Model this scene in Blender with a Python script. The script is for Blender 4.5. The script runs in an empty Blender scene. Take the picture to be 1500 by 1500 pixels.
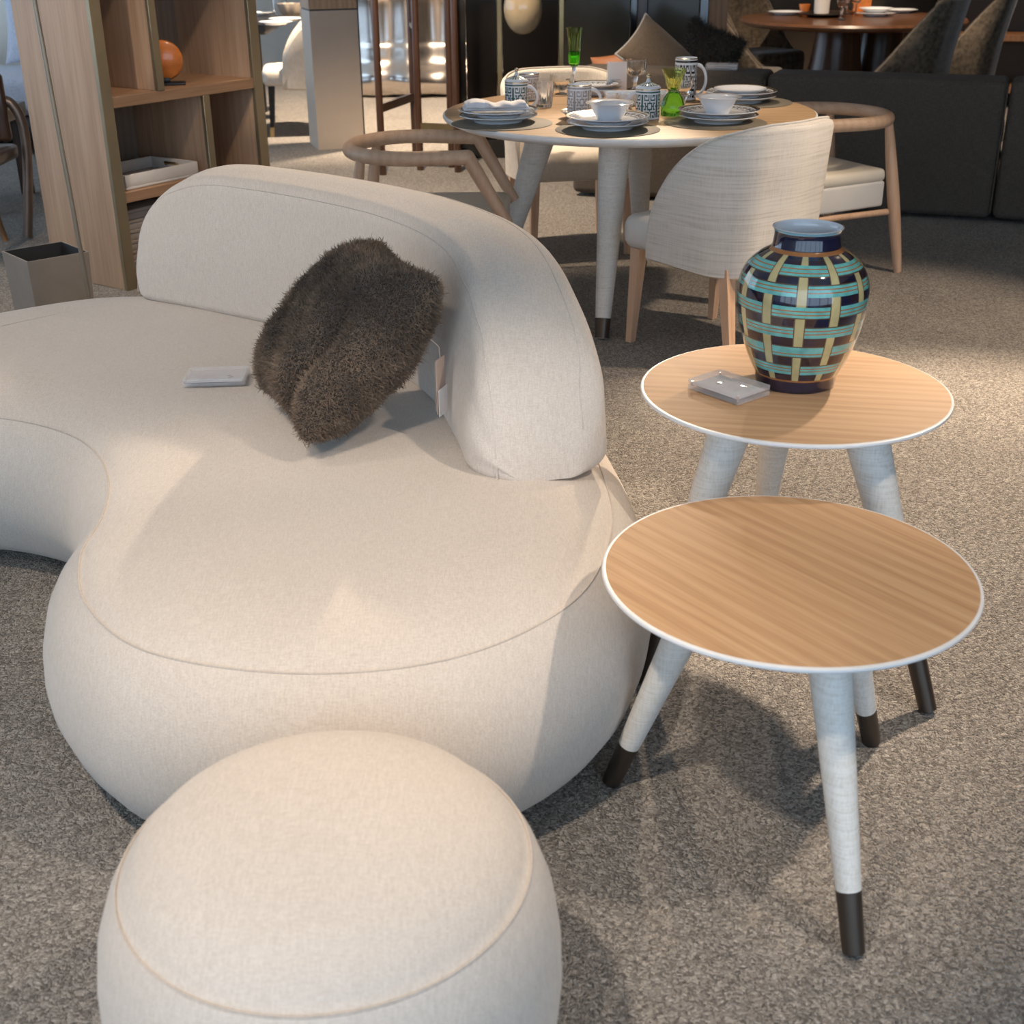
import bpy, bmesh, math, random
import numpy as np
from mathutils import Vector, Matrix
random.seed(7); np.random.seed(7)
PI = math.pi
SC = bpy.context.scene
COL = SC.collection

# ------------------------------------------------------------------ camera
F_PX, PITCH, ROLL, CAM_H = 1876.0, 0.4334, -0.0096, 1.45
def cam_axes():
    R = np.array([1., 0, 0]); U = np.array([0, math.sin(PITCH), math.cos(PITCH)])
    Fw = np.array([0, math.cos(PITCH), -math.sin(PITCH)])
    c, s = math.cos(ROLL), math.sin(ROLL)
    return R*c + U*s, -R*s + U*c, Fw
_R, _U, _F = cam_axes()
cam = bpy.data.cameras.new('camera'); cam_o = bpy.data.objects.new('camera', cam); COL.objects.link(cam_o)
cam.sensor_width = 36; cam.lens = F_PX/1500*36; cam.clip_start = .05; cam.clip_end = 80
m = Matrix.Identity(4)
for i in range(3):
    m[i][0] = _R[i]; m[i][1] = _U[i]; m[i][2] = -_F[i]
m[2][3] = CAM_H
cam_o.matrix_world = m
SC.camera = cam_o
cam.dof.use_dof = True; cam.dof.focus_distance = 3.3; cam.dof.aperture_fstop = 6.3
def ray(px, py):
    return _R*((px-750)/F_PX) - _U*((py-750)/F_PX) + _F
def G(px, py, z=0.):            # the point of a horizontal plane seen at a pixel
    d = ray(px, py); t = (z-CAM_H)/d[2]; p = d*t
    return Vector((p[0], p[1], z))
def D(px, py, Y):               # the point at distance Y seen at a pixel
    d = ray(px, py); p = d*(Y/d[1])
    return Vector((p[0], p[1], p[2]+CAM_H))

# ------------------------------------------------------------------ light
SC.view_settings.view_transform = 'Standard'; SC.view_settings.look = 'None'
SC.view_settings.gamma = 1; SC.view_settings.use_curve_mapping = False
SC.view_settings.exposure = 0.35
W = bpy.data.worlds.new('world'); SC.world = W; W.use_nodes = True
bg = W.node_tree.nodes['Background']; bg.inputs[0].default_value = (.63, .79, 1.0, 1); bg.inputs[1].default_value = 2.25

# ------------------------------------------------------------------ materials
MATS = {}
def nt(name):
    m = bpy.data.materials.new(name); m.use_nodes = True
    t = m.node_tree; b = t.nodes['Principled BSDF']; MATS[name] = m
    return m, t, b
def N(t, typ, **kw):
    n = t.nodes.new(typ)
    for k, v in kw.items():
        if k.startswith('i_'):
            n.inputs[k[2:].replace('_', ' ')].default_value = v
        else: setattr(n, k, v)
    return n
def ramp(t, src, stops):
    r = N(t, 'ShaderNodeValToRGB'); e = r.color_ramp.elements
    while len(e) < len(stops): e.new(.5)
    for k, (p, c) in enumerate(stops):
        e[k].position = p; e[k].color = (*c, 1) if len(c) == 3 else c
    t.links.new(src, r.inputs[0]); return r
def coords(t, scale=(1, 1, 1), rot=(0, 0, 0), gen='Object'):
    c = N(t, 'ShaderNodeTexCoord'); mp = N(t, 'ShaderNodeMapping')
    mp.inputs['Scale'].default_value = scale
    if any(rot):
        m0 = N(t, 'ShaderNodeMapping'); m0.inputs['Rotation'].default_value = rot
        t.links.new(c.outputs[gen], m0.inputs[0]); t.links.new(m0.outputs[0], mp.inputs[0])
    else: t.links.new(c.outputs[gen], mp.inputs[0])
    return mp.outputs[0]
def noise(t, vec, scale, detail=3, rough=.5):
    n = N(t, 'ShaderNodeTexNoise'); n.inputs['Scale'].default_value = scale
    n.inputs['Detail'].default_value = detail; n.inputs['Roughness'].default_value = rough
    t.links.new(vec, n.inputs['Vector']); return n.outputs[0]
def bump(t, b, h, strength, dist):
    n = N(t, 'ShaderNodeBump'); n.inputs['Strength'].default_value = strength; n.inputs['Distance'].default_value = dist
    t.links.new(h, n.inputs['Height']); t.links.new(n.outputs[0], b.inputs['Normal'])
def mul(t, a, k, op='MULTIPLY'):
    n = N(t, 'ShaderNodeMath', operation=op); t.links.new(a, n.inputs[0])
    if isinstance(k, (int, float)): n.inputs[1].default_value = k
    else: t.links.new(k, n.inputs[1])
    return n.outputs[0]
def flat(name, col, rough=.5, metal=0., var=.06, vscale=12., coat=0., spec=None, bmp=0.):
    m, t, b = nt(name)
    v = coords(t); n = noise(t, v, vscale, 4)
    lo = tuple(max(0, c*(1-var)) for c in col); hi = tuple(min(1, c*(1+var)) for c in col)
    r = ramp(t, n, [(.3, lo), (.7, hi)]); t.links.new(r.outputs[0], b.inputs['Base Color'])
    b.inputs['Roughness'].default_value = rough; b.inputs['Metallic'].default_value = metal
    if coat: b.inputs['Coat Weight'].default_value = coat; b.inputs['Coat Roughness'].default_value = .08
    if spec is not None: b.inputs['Specular IOR Level'].default_value = spec
    if bmp: bump(t, b, noise(t, v, vscale*8, 3), bmp, .002)
    return m
def fabric(name, c1, c2, scale=420., sheen=.2, strength=.35, streak=1.):
    m, t, b = nt(name)
    a = noise(t, coords(t, (scale*.10, scale*.9, scale*1.0)), 1, 3, .6)
    c = noise(t, coords(t, (scale*1.0, scale*.10, scale*.10)), 1, 3, .6)
    f = noise(t, coords(t), scale*.9, 2)
    big = noise(t, coords(t), 6, 3)
    s = mul(t, mul(t, a, c, 'ADD'), f, 'ADD')
    s = mul(t, mul(t, s, 1/3), .08, 'ADD'); s = mul(t, s, mul(t, big, .06), 'ADD'); s = mul(t, s, .11, 'SUBTRACT')
    r = ramp(t, s, [(.415, c1), (.575, c2)]); t.links.new(r.outputs[0], b.inputs['Base Color'])
    b.inputs['Roughness'].default_value = .92; b.inputs['Specular IOR Level'].default_value = .15
    b.inputs['Sheen Weight'].default_value = sheen
    bump(t, b, s, strength, .003)
    return m
def wood(name, c1, c2, c3, rot=(0, 0, 0), scale=1., rough=.45, coat=0., along=0):
    m, t, b = nt(name)
    sc = [9.*scale]*3; sc[along] = .8*scale
    v = coords(t, tuple(sc), rot)
    sc1 = [30.*scale]*3; sc1[along] = 1.1*scale
    n1 = noise(t, coords(t, tuple(sc1), rot), 1., 5, .65)
    sc2 = [150.*scale]*3; sc2[along] = 4.*scale
    n2 = noise(t, coords(t, tuple(sc2), rot), 1., 3, .6)
    w = N(t, 'ShaderNodeTexWave', wave_type='BANDS', bands_direction='XYZ'[(along+1) % 3])
    w.inputs['Scale'].default_value = .9; w.inputs['Distortion'].default_value = 9; w.inputs['Detail'].default_value = 3; w.inputs['Detail Scale'].default_value = .7
    t.links.new(v, w.inputs['Vector'])
    s = mul(t, mul(t, mul(t, n1, .42), mul(t, w.outputs[1], .13), 'ADD'), mul(t, n2, .48), 'ADD')
    r = ramp(t, s, [(.34, c1), (.55, c2), (.75, c3)]); t.links.new(r.outputs[0], b.inputs['Base Color'])
    b.inputs['Roughness'].default_value = rough
    if coat: b.inputs['Coat Weight'].default_value = coat; b.inputs['Coat Roughness'].default_value = .12
    bump(t, b, n2, .08, .001)
    return m
def glass(name, col=(1, 1, 1), rough=.02, ior=1.45):
    m, t, b = nt(name)
    n = noise(t, coords(t), 30, 2); r = ramp(t, n, [(.4, tuple(c*.97 for c in col)), (.6, col)])
    t.links.new(r.outputs[0], b.inputs['Base Color'])
    b.inputs['Transmission Weight'].default_value = 1; b.inputs['Roughness'].default_value = rough; b.inputs['IOR'].default_value = ior
    return m

def carpet():
    m, t, b = nt('carpet')
    v = coords(t)
    vo = N(t, 'ShaderNodeTexVoronoi', feature='F1'); vo.inputs['Scale'].default_value = 210; vo.inputs['Randomness'].default_value = 1
    w = N(t, 'ShaderNodeTexNoise'); w.inputs['Scale'].default_value = 60; w.inputs['Detail'].default_value = 2
    t.links.new(v, w.inputs['Vector'])
    mx = N(t, 'ShaderNodeMix', data_type='VECTOR'); mx.inputs[0].default_value = .02
    t.links.new(v, mx.inputs[4]); t.links.new(w.outputs[1], mx.inputs[5]); t.links.new(mx.outputs[1], vo.inputs['Vector'])
    n = noise(t, v, 420, 3, .6); n2 = noise(t, v, 190, 3, .7); big = noise(t, v, 2.2, 3)
    sep = N(t, 'ShaderNodeSeparateColor'); t.links.new(vo.outputs['Color'], sep.inputs[0])
    s = mul(t, mul(t, mul(t, sep.outputs[0], .34), mul(t, n, .40), 'ADD'), mul(t, n2, .34), 'ADD')
    s = mul(t, s, mul(t, big, .12), 'ADD')
    r = ramp(t, s, [(.34, (.075, .068, .062)), (.53, (.262, .236, .210)), (.80, (.58, .53, .475))])
    t.links.new(r.outputs[0], b.inputs['Base Color'])
    b.inputs['Roughness'].default_value = 1; b.inputs['Specular IOR Level'].default_value = .05; b.inputs['Sheen Weight'].default_value = .1
    h = mul(t, mul(t, vo.outputs['Distance'], -1.2), mul(t, n2, .9), 'ADD')
    bump(t, b, h, .9, .009)
carpet()
LINEN = fabric('cream_linen', (.57, .50, .437), (.70, .625, .55), 560, strength=.5)
LINEN2 = fabric('seam_linen', (.50, .445, .395), (.62, .555, .49), 420)
flat('white_lacquer', (.80, .80, .80), .35)
flat('white_leather', (.66, .64, .61), .5, var=.03, bmp=.1)
flat('cream_leather', (.72, .66, .56), .5, var=.03, bmp=.1)
flat('bronze', (.085, .068, .055), .38, .75)
flat('brass', (.42, .32, .17), .32, 1.0)
flat('champagne', (.30, .245, .16), .38, .6)
wood('oak_top', (.42, .235, .115), (.54, .325, .17), (.62, .40, .23), (0, 0, .95), 1.2, .6)
wood('oak_top_b', (.44, .255, .13), (.54, .335, .185), (.61, .40, .235), (0, 0, .2), 1.2, .6)
wood('oak_dining', (.42, .27, .14), (.52, .34, .19), (.58, .40, .24), (0, 0, .1), .7, .6)
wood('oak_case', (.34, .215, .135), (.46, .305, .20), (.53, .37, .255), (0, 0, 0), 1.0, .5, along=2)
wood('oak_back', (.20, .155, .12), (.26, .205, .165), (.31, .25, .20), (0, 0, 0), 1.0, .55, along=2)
wood('oak_shelf_shaded', (.24, .135, .075), (.33, .195, .115), (.40, .25, .15), (0, 0, 0), 1.0, .5, along=0)  # shelf oak made darker: shade inside the bookcase is put into its colour
wood('beech', (.50, .31, .195), (.60, .39, .26), (.66, .45, .31), (0, 0, 0), 1.2, .45, along=2)
wood('beech_rail', (.52, .34, .22), (.62, .42, .285), (.67, .47, .33), (0, 0, 0), 1.0, .45, along=0)
wood('walnut', (.036, .016, .009), (.066, .030, .016), (.10, .048, .026), (0, 0, 0), 1.0, .3, .3, along=2)
wood('walnut_top', (.085, .036, .017), (.125, .055, .026), (.165, .078, .038), (0, 0, .5), .7, .3, .25)
wood('teak', (.22, .10, .04), (.30, .145, .062), (.36, .19, .09), (0, 0, 0), 1.0, .45, along=2)
def raffia():
    m, t, b = nt('raffia_wrap')
    a = noise(t, coords(t, (18, 18, 260)), 1, 3, .6); c = noise(t, coords(t, (300, 300, 14)), 1, 2, .5)
    s = mul(t, mul(t, a, .6), mul(t, c, .4), 'ADD')
    r = ramp(t, s, [(.34, (.60, .56, .50)), (.56, (.74, .72, .68))]); t.links.new(r.outputs[0], b.inputs['Base Color'])
    b.inputs['Roughness'].default_value = .5; bump(t, b, s, .15, .002)
raffia()
def stripe_linen():
    m, t, b = nt('striped_linen')
    a = noise(t, coords(t, (3.5, 3.5, 150)), 1, 4, .65); c = noise(t, coords(t, (260, 260, 9)), 1, 2, .5)
    s = mul(t, mul(t, a, .75), mul(t, c, .25), 'ADD')
    r = ramp(t, s, [(.34, (.50, .455, .40)), (.48, (.64, .595, .54)), (.62, (.70, .66, .61))]); t.links.new(r.outputs[0], b.inputs['Base Color'])
    b.inputs['Roughness'].default_value = .7; bump(t, b, s, .2, .002)
stripe_linen()
flat('navy_glaze', (.010, .010, .035), .08, 0, .3, 25, coat=1)
flat('plum_glaze', (.022, .012, .022), .08, 0, .3, 25, coat=1)
flat('cream_glaze', (.53, .45, .22), .10, 0, .12, 40, coat=1)
flat('turquoise_glaze', (.14, .47, .44), .10, 0, .22, 45, coat=1)
flat('orange_glaze', (.38, .15, .045), .10, 0, .15, 40, coat=1)
flat('dark_line_glaze', (.10, .065, .035), .10, 0, .15, 40, coat=1)
flat('blue_rim_glaze', (.22, .45, .55), .10, 0, .1, 30, coat=1)
flat('porcelain', (.80, .82, .86), .12, 0, .01, 10, coat=.6)
flat('teal_print', (.030, .115, .125), .15, 0, .05, coat=.6)
flat('black_print', (.018, .017, .016), .15, 0, .05, coat=.6)
flat('taupe_print', (.40, .34, .33), .15, 0, .05, coat=.6)
flat('gilt', (.70, .58, .42), .2, 1.0)
flat('napkin_cloth', (.80, .79, .82), .9, 0, .02)
flat('placemat', (.20, .175, .135), .75, 0, .05, 60)
flat('paper', (.80, .78, .78), .7, 0, .01)
flat('print_grey', (.36, .34, .34), .7, 0, .02)
glass('crystal', (1, 1, 1), .03, 1.45)
glass('green_glass', (.22, .80, .08), .02, 1.35)
glass('pale_green_glass', (.82, .95, .52), .02, 1.3)
flat('taupe_metal', (.30, .255, .215), .42, .2)
flat('dark_inside', (.02, .02, .022), .6)
flat('black_lacquer', (.006, .006, .007), .10, 0, .1, coat=1)
flat('smoked_panel', (.010, .008, .007), .12, 0, .2, 3, coat=.12, spec=.2)
flat('grey_panel', (.075, .066, .052), .16, 0, .25, 2, coat=.12, spec=.25)
flat('black_satin', (.012, .012, .013), .35)
flat('steel', (.80, .73, .67), .22, 1.0, .05, 2)
flat('bronze_tube', (.20, .145, .115), .35, .7)
flat('pillar_paint', (.52, .44, .365), .6, 0, .02)
flat('wall_paint', (.60, .56, .50), .7, 0, .03)
flat('wall_dark', (.10, .072, .05), .55, 0, .15, 3)
flat('ceiling_paint', (.70, .68, .65), .8, 0, .02)
flat('pole_metal', (.38, .335, .27), .4, .6)
flat('orange_glass', (.55, .17, .035), .25, 0, .25, 20, coat=.6)
flat('tray_leather', (.62, .59, .56), .5, 0, .02)
flat('box_grey', (.36, .31, .27), .6, 0, .05)
fabric('dark_sofa_fabric', (.070, .057, .046), (.112, .093, .077), 300, .05, .3)
fabric('velvet', (.055, .042, .030), (.15, .115, .08), 40, .5, .2)
fabric('taupe_cushion', (.10, .075, .053), (.15, .115, .085), 300, .2)
fabric('cream_chair_fabric', (.62, .55, .47), (.74, .67, .58), 300)
fabric('blue_bedding', (.42, .43, .50), (.60, .62, .70), 200)
flat('silver_piping', (.62, .59, .55), .4, .3)
flat('orange_leather', (.36, .14, .055), .55)
flat('cushion_skin', (.05, .034, .022), .9)
flat('tag_card', (.50, .38, .32), .7)
flat('frame_dark', (.03, .03, .032), .4, .4)
flat('lamp_white', (.75, .75, .75), .4)
def fur_mat(name, c1, c2, c3):
    m, t, b = nt(name)
    n = noise(t, coords(t), 9, 4, .6); n2 = noise(t, coords(t), 150, 2)
    s = mul(t, mul(t, n, .7), mul(t, n2, .35), 'ADD')
    r = ramp(t, s, [(.36, c1), (.54, c2), (.74, c3)]); t.links.new(r.outputs[0], b.inputs['Base Color'])
    b.inputs['Roughness'].default_value = .7; b.inputs['Specular IOR Level'].default_value = .25; b.inputs['Sheen Weight'].default_value = .3
fur_mat('dark_fur', (.015, .010, .007), (.035, .025, .017), (.08, .058, .04))
flat('amber_shade', (.34, .27, .17), .12, 0, .2, 6, coat=.6)
fur_mat('brown_fur', (.070, .044, .027), (.185, .125, .082), (.40, .28, .185))
def pane():
    m, t, b = nt('window_glass')
    o = t.nodes['Material Output']; tr = N(t, 'ShaderNodeBsdfTransparent'); gl = N(t, 'ShaderNodeBsdfGlossy'); gl.inputs['Roughness'].default_value = .02
    tr.inputs[0].default_value = (.93, .96, .97, 1)
    mx = N(t, 'ShaderNodeMixShader'); mx.inputs[0].default_value = .06
    t.links.new(tr.outputs[0], mx.inputs[1]); t.links.new(gl.outputs[0], mx.inputs[2]); t.links.new(mx.outputs[0], o.inputs[0])
pane()
def emit(name, col, s):
    m, t, b = nt(name); b.inputs['Base Color'].default_value = (*col, 1)
    b.inputs['Emission Color'].default_value = (*col, 1); b.inputs['Emission Strength'].default_value = s
def clear_plastic():
    m, t, b = nt('acrylic')
    o = t.nodes['Material Output']; tr = N(t, 'ShaderNodeBsdfTransparent'); tr.inputs[0].default_value = (.97, .97, .98, 1)
    df = N(t, 'ShaderNodeBsdfDiffuse'); df.inputs[0].default_value = (.90, .87, .86, 1); gl = N(t, 'ShaderNodeBsdfGlossy'); gl.inputs['Roughness'].default_value = .03
    m1 = N(t, 'ShaderNodeMixShader'); m1.inputs[0].default_value = .28; m2 = N(t, 'ShaderNodeMixShader'); m2.inputs[0].default_value = .07
    t.links.new(tr.outputs[0], m1.inputs[1]); t.links.new(df.outputs[0], m1.inputs[2]);
    t.links.new(m1.outputs[0], m2.inputs[1]); t.links.new(gl.outputs[0], m2.inputs[2]); t.links.new(m2.outputs[0], o.inputs[0])
clear_plastic()

# ------------------------------------------------------------------ mesh helpers
class MB:
    def __init__(s): s.v = []; s.f = []; s.m = []
    def add(s, vs, fs, mi=0, M=None):
        o = len(s.v)
        for p in vs:
            p = Vector(p); s.v.append(tuple(M @ p if M is not None else p))
        s.f += [tuple(i+o for i in f) for f in fs]
        s.m += (mi if isinstance(mi, list) else [mi]*len(fs)); return s
    def loft(s, rings, cap0=True, cap1=True, mi=0, closed=True, M=None):
        n = len(rings[0]); vs = [p for r in rings for p in r]; fs = []
        for i in range(len(rings)-1):
            for j in range(n if closed else n-1):
                k = (j+1) % n
                fs.append((i*n+j, i*n+k, (i+1)*n+k, (i+1)*n+j))
        if cap0: fs.append(tuple(range(n-1, -1, -1)))
        if cap1: fs.append(tuple(range((len(rings)-1)*n, len(rings)*n)))
        return s.add(vs, fs, mi, M)
    def lathe(s, prof, seg=48, c=(0, 0, 0), cap0=True, cap1=True, matf=None, M=None, flute=None):
        rings = []
        for (r, z) in prof:
            rings.append([(c[0]+(r+(flute(j/seg, z) if flute else 0))*math.cos(2*PI*j/seg), c[1]+(r+(flute(j/seg, z) if flute else 0))*math.sin(2*PI*j/seg), c[2]+z) for j in range(seg)])
        f0 = len(s.f); s.loft(rings, cap0, cap1, 0, True, M)
        if matf:
            k = f0
            for i in range(len(prof)-1):
                for j in range(seg):
                    s.m[k] = matf((j+.5)/seg, (prof[i][1]+prof[i+1][1])/2, i); k += 1
        return s
    def tube(s, path, rad, seg=12, cap=True, closed=False, M=None):
        P = [Vector(p) for p in path]; n = len(P)
        if isinstance(rad, (int, float)): rad = [rad]*n
        T = []
        for i in range(n):
            a = P[(i-1) % n] if (closed or i > 0) else P[i]; b = P[(i+1) % n] if (closed or i < n-1) else P[i]
            T.append((b-a).normalized())
        ref = Vector((0, 0, 1)) if abs(T[0].z) < .9 else Vector((1, 0, 0))
        x = T[0].cross(ref).normalized(); rings = []
        for i in range(n):
            x = (x - T[i]*x.dot(T[i])).normalized(); y = T[i].cross(x)
            rings.append([tuple(P[i]+(x*math.cos(2*PI*j/seg)+y*math.sin(2*PI*j/seg))*rad[i]) for j in range(seg)])
        if closed: rings.append(rings[0]); cap = False
        return s.loft(rings, cap, cap, 0, True, M)
    def box(s, lo, hi, M=None, mi=0):
        x0, y0, z0 = lo; x1, y1, z1 = hi
        vs = [(x0, y0, z0), (x1, y0, z0), (x1, y1, z0), (x0, y1, z0), (x0, y0, z1), (x1, y0, z1), (x1, y1, z1), (x0, y1, z1)]
        return s.add(vs, [(0, 3, 2, 1), (4, 5, 6, 7), (0, 1, 5, 4), (1, 2, 6, 5), (2, 3, 7, 6), (3, 0, 4, 7)], mi, M)
    def rbox(s, lo, hi, r=.01, seg=3, M=None, taper=None):
        bm = bmesh.new(); bmesh.ops.create_cube(bm, size=1)
        for v in bm.verts:
            for k in range(3): v.co[k] = lo[k] + (v.co[k]+.5)*(hi[k]-lo[k])
        bmesh.ops.bevel(bm, geom=bm.edges[:], offset=r, segments=seg, profile=.5, affect='EDGES', clamp_overlap=True)
        bm.verts.index_update()
        vs = [v.co.copy() for v in bm.verts]
        if taper: vs = [taper(v) for v in vs]
        s.add(vs, [tuple(v.index for v in f.verts) for f in bm.faces], 0, M); bm.free(); return s
    def prism(s, poly, z0, z1, M=None):
        return s.loft([[(x, y, z0) for x, y in poly], [(x, y, z1) for x, y in poly]], M=M)
    def build(s, name, mats, parent=None, angle=40, loc=None, rz=0):
        me = bpy.data.meshes.new(name); me.from_pydata(s.v, [], s.f)
        if isinstance(mats, str): mats = [mats]
        for k in mats: me.materials.append(MATS[k])
        if len(mats) > 1: me.polygons.foreach_set('material_index', s.m)
        bm = bmesh.new(); bm.from_mesh(me); bmesh.ops.recalc_face_normals(bm, faces=bm.faces); bm.to_mesh(me); bm.free()
        me.shade_smooth(); me.set_sharp_from_angle(angle=math.radians(angle)); me.update()
        o = bpy.data.objects.new(name, me); COL.objects.link(o)
        if parent: o.parent = parent
        if loc is not None: o.location = loc
        o.rotation_euler = (0, 0, rz)
        return o
def tag(o, label, cat, group=None, kind=None):
    if label: o['label'] = label
    if cat: o['category'] = cat
    if group: o['group'] = group
    if kind: o['kind'] = kind
    return o
def struct(o): o['kind'] = 'structure'; return o
def thing(name, label, cat, loc=(0, 0, 0), rz=0, group=None):
    o = bpy.data.objects.new(name, None); COL.objects.link(o); o.empty_display_size = .1
    o.location = loc; o.rotation_euler = (0, 0, rz); return tag(o, label, cat, group)
def copy_tree(o, parent=None, label=None):
    c = o.copy(); COL.objects.link(c); c.parent = parent
    for ch in list(o.children): copy_tree(ch, c)
    if label: c['label'] = label
    return c
def spline(pts, n, closed=False):
    P = [np.array(p, float) for p in pts]; k = len(P); out = []
    segs = k if closed else k-1
    for i in range(segs):
        if closed: a, b, c, d = P[(i-1) % k], P[i], P[(i+1) % k], P[(i+2) % k]
        else: a, b, c, d = P[max(i-1, 0)], P[i], P[i+1], P[min(i+2, k-1)]
        for j in range(n):
            t = j/n
            out.append(.5*((2*b)+(-a+c)*t+(2*a-5*b+4*c-d)*t*t+(-a+3*b-3*c+d)*t**3))
    if not closed: out.append(P[-1])
    return np.array(out)
def resample(P, n, closed=False):
    Q = np.vstack([P, P[:1]]) if closed else P
    L = np.concatenate([[0], np.cumsum(np.linalg.norm(np.diff(Q, axis=0), axis=1))])
    t = np.linspace(0, L[-1], n+1)[:-1] if closed else np.linspace(0, L[-1], n)
    return np.stack([np.interp(t, L, Q[:, k]) for k in range(Q.shape[1])], 1), L[-1]
def rotz(a): return Matrix.Rotation(a, 4, 'Z')

# ------------------------------------------------------------------ room
RX0, RX1, RY0, RY1, RH = -5.5, 5.2, -2.6, 14.0, 3.2
struct(MB().box((RX0-.2, RY0-.2, -.1), (RX1+.2, RY1+.2, 0)).build('floor', 'carpet'))
struct(MB().box((RX0-.2, RY0-.2, RH), (RX1+.2, RY1+.2, RH+.1)).build('ceiling', 'ceiling_paint'))
struct(MB().box((RX0-.2, RY1, 0), (RX1+.2, RY1+.2, RH)).build('wall_back', 'wall_paint'))
struct(MB().box((RX1, RY0-.2, 0), (RX1+.2, RY1, RH)).build('wall_right', 'wall_dark'))
struct(MB().box((RX0-.2, 4.2, 0), (RX0, RY1, .35)).build('wall_left', 'wall_paint'))
struct(MB().box((RX0-.2, 4.2, 2.9), (RX0, RY1, RH)).build('trim_1', 'wall_paint'))
struct(MB().box((RX0-.2, RY0, 0), (RX0, 4.2, RH)).build('wall_side', 'wall_paint'))
def shopfront(name, p0, p1, zlo, zhi, n):
    p0 = Vector(p0); p1 = Vector(p1); L = (p1-p0).length; a = math.atan2(p1.y-p0.y, p1.x-p0.x)
    w = bpy.data.objects.new(name, None); COL.objects.link(w); w.location = (p0.x, p0.y, 0); w.rotation_euler = (0, 0, a); struct(w)
    for k in range(n+1):
        x = L*k/n; MB().box((x-.03, -.05, zlo), (x+.03, .05, zhi)).build('mullion', 'frame_dark', w)
    for z in (zlo+.03, zhi-.03): MB().box((0, -.05, z-.03), (L, .05, z+.03)).build('rail', 'frame_dark', w)
    for k in range(n): MB().box((L*k/n+.03, -.006, zlo+.06), (L*(k+1)/n-.03, .006, zhi-.06)).build('pane', 'window_glass', w)
shopfront('window_1', (RX0, RY0), (RX1, RY0), .0, 3.2, 7)
shopfront('window_2', (RX0-.1, 4.2), (RX0-.1, RY1), .35, 2.9, 6)

# ceiling spotlights: a lamp is body + rim, its own light inside it
def ceiling_spot(x, y, tx, ty, power, deg, label, blend=.65, col=(1, .835, .67), size=.065, tz=0.):
    t = thing('ceiling_spotlight', label, 'spotlight', (x, y, RH), 0, 'spotlights on the ceiling')
    MB().lathe([(.055, -.012), (.055, 0)], 24).build('mounting_plate', 'lamp_white', t)
    MB().lathe([(.012, -.10), (.012, -.012)], 12).build('stem', 'lamp_white', t)
    d = (Vector((tx, ty, tz))-Vector((x, y, RH-.14))).normalized()
    q = d.to_track_quat('-Z', 'Y').to_matrix().to_4x4(); q.translation = (0, 0, -.14)
    MB().lathe([(.0, .06), (.038, .06), (.045, .05), (.045, -.075), (.040, -.075), (.036, -.045), (.0, -.045)], 24, cap0=False, cap1=False, M=q).build('lamp_head', 'lamp_white', t)
    L = bpy.data.lights.new('spot', 'SPOT'); L.energy = power; L.spot_size = math.radians(deg); L.spot_blend = blend
    L.color = col; L.shadow_soft_size = size
    o = bpy.data.objects.new('lamp_light', L); COL.objects.link(o); o.parent = t
    q2 = q.copy(); q2.translation = Vector((0, 0, -.14)) + d*.09; o.matrix_local = q2
    return t
SPOTS = [
 # x, y, target x, y, watts, degrees
 (-.95, .40, -.42, 1.78, 185, 42, 'white ceiling spotlight aimed at the round pouf and sofa front'),
 (1.60, 1.10, -.05, 2.0, 130, 36, 'white ceiling spotlight aimed across the two side tables'),
 (1.10, 8.10, -.42, 2.60, 820, 21, 'white ceiling spotlight beyond the dining table aimed back at the sofa seat'),
 (-1.9, 3.1, -1.9, 5.4, 150, 50, 'white ceiling spotlight aimed at the end panel of the oak bookcase'),
 (-2.2, 2.3, -.75, 3.45, 110, 44, 'white ceiling spotlight aimed at the inner face of the sofa backrest'),
 (2.35, 4.5, 1.35, 3.25, 800, 50, 'white ceiling spotlight over the carpet behind the side tables'),
 (.55, 6.4, .50, 5.55, 190, 42, 'white ceiling spotlight above the set dining table'),
 (2.7, 4.0, 1.40, 4.70, 280, 44, 'white ceiling spotlight aimed at the striped chair and dark sofa back'),
 (-.7, 6.6, -.5, 7.4, 460, 75, 'white ceiling spotlight over the carpet by the walnut rack'),
 (-.6, 9.7, -1.1, 10.6, 1150, 85, 'white ceiling spotlight by the beige pillar'),
 (-.4, 4.6, -1.6, 5.8, 110, 50, 'white ceiling spotlight aimed into the oak bookcase shelves'),
 (2.2, 8.9, 2.4, 9.9, 300, 72, 'white ceiling spotlight above the walnut dining table'),
 (3.9, 9.4, 3.9, 10.8, 170, 65, 'white ceiling spotlight before the teak shelving'),
]
for a in SPOTS: ceiling_spot(*a, col=(1, .835, .67) if a[1] < 4 else (1, .79, .58))

# ------------------------------------------------------------------ curved sofa
SEAT_Z = .425
OUT = [(.275, 2.20), (.28, 2.48), (.235, 2.82), (.10, 3.18), (-.16, 3.50), (-.48, 3.76), (-.88, 3.97), (-1.28, 4.00), (-1.62, 3.80), (-1.90, 3.50),
       (-2.02, 3.20), (-1.88, 2.95), (-1.58, 2.84), (-1.27, 2.80), (-1.06, 2.68), (-.945, 2.49), (-.90, 2.30), (-.89, 2.12), (-.81, 1.90), (-.63, 1.71), (-.33, 1.63), (-.04, 1.69), (.18, 1.90)]
sofa = thing('curved_sofa', 'large cream linen sofa with kidney-shaped seat and arched curved backrest', 'sofa', (-.6, 2.9, 0))
SO = np.array([-.6, 2.9])
pl, _ = resample(spline(OUT, 16, True), 200, True)
def normals2(P):
    t = np.roll(P, -1, 0)-np.roll(P, 1, 0); t /= np.linalg.norm(t, axis=1)[:, None]
    n = np.stack([t[:, 1], -t[:, 0]], 1)
    for _ in range(6): n = n + .5*(np.roll(n, 1, 0)+np.roll(n, -1, 0)); n /= np.linalg.norm(n, axis=1)[:, None]
    return n
nrm = normals2(pl)
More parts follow.
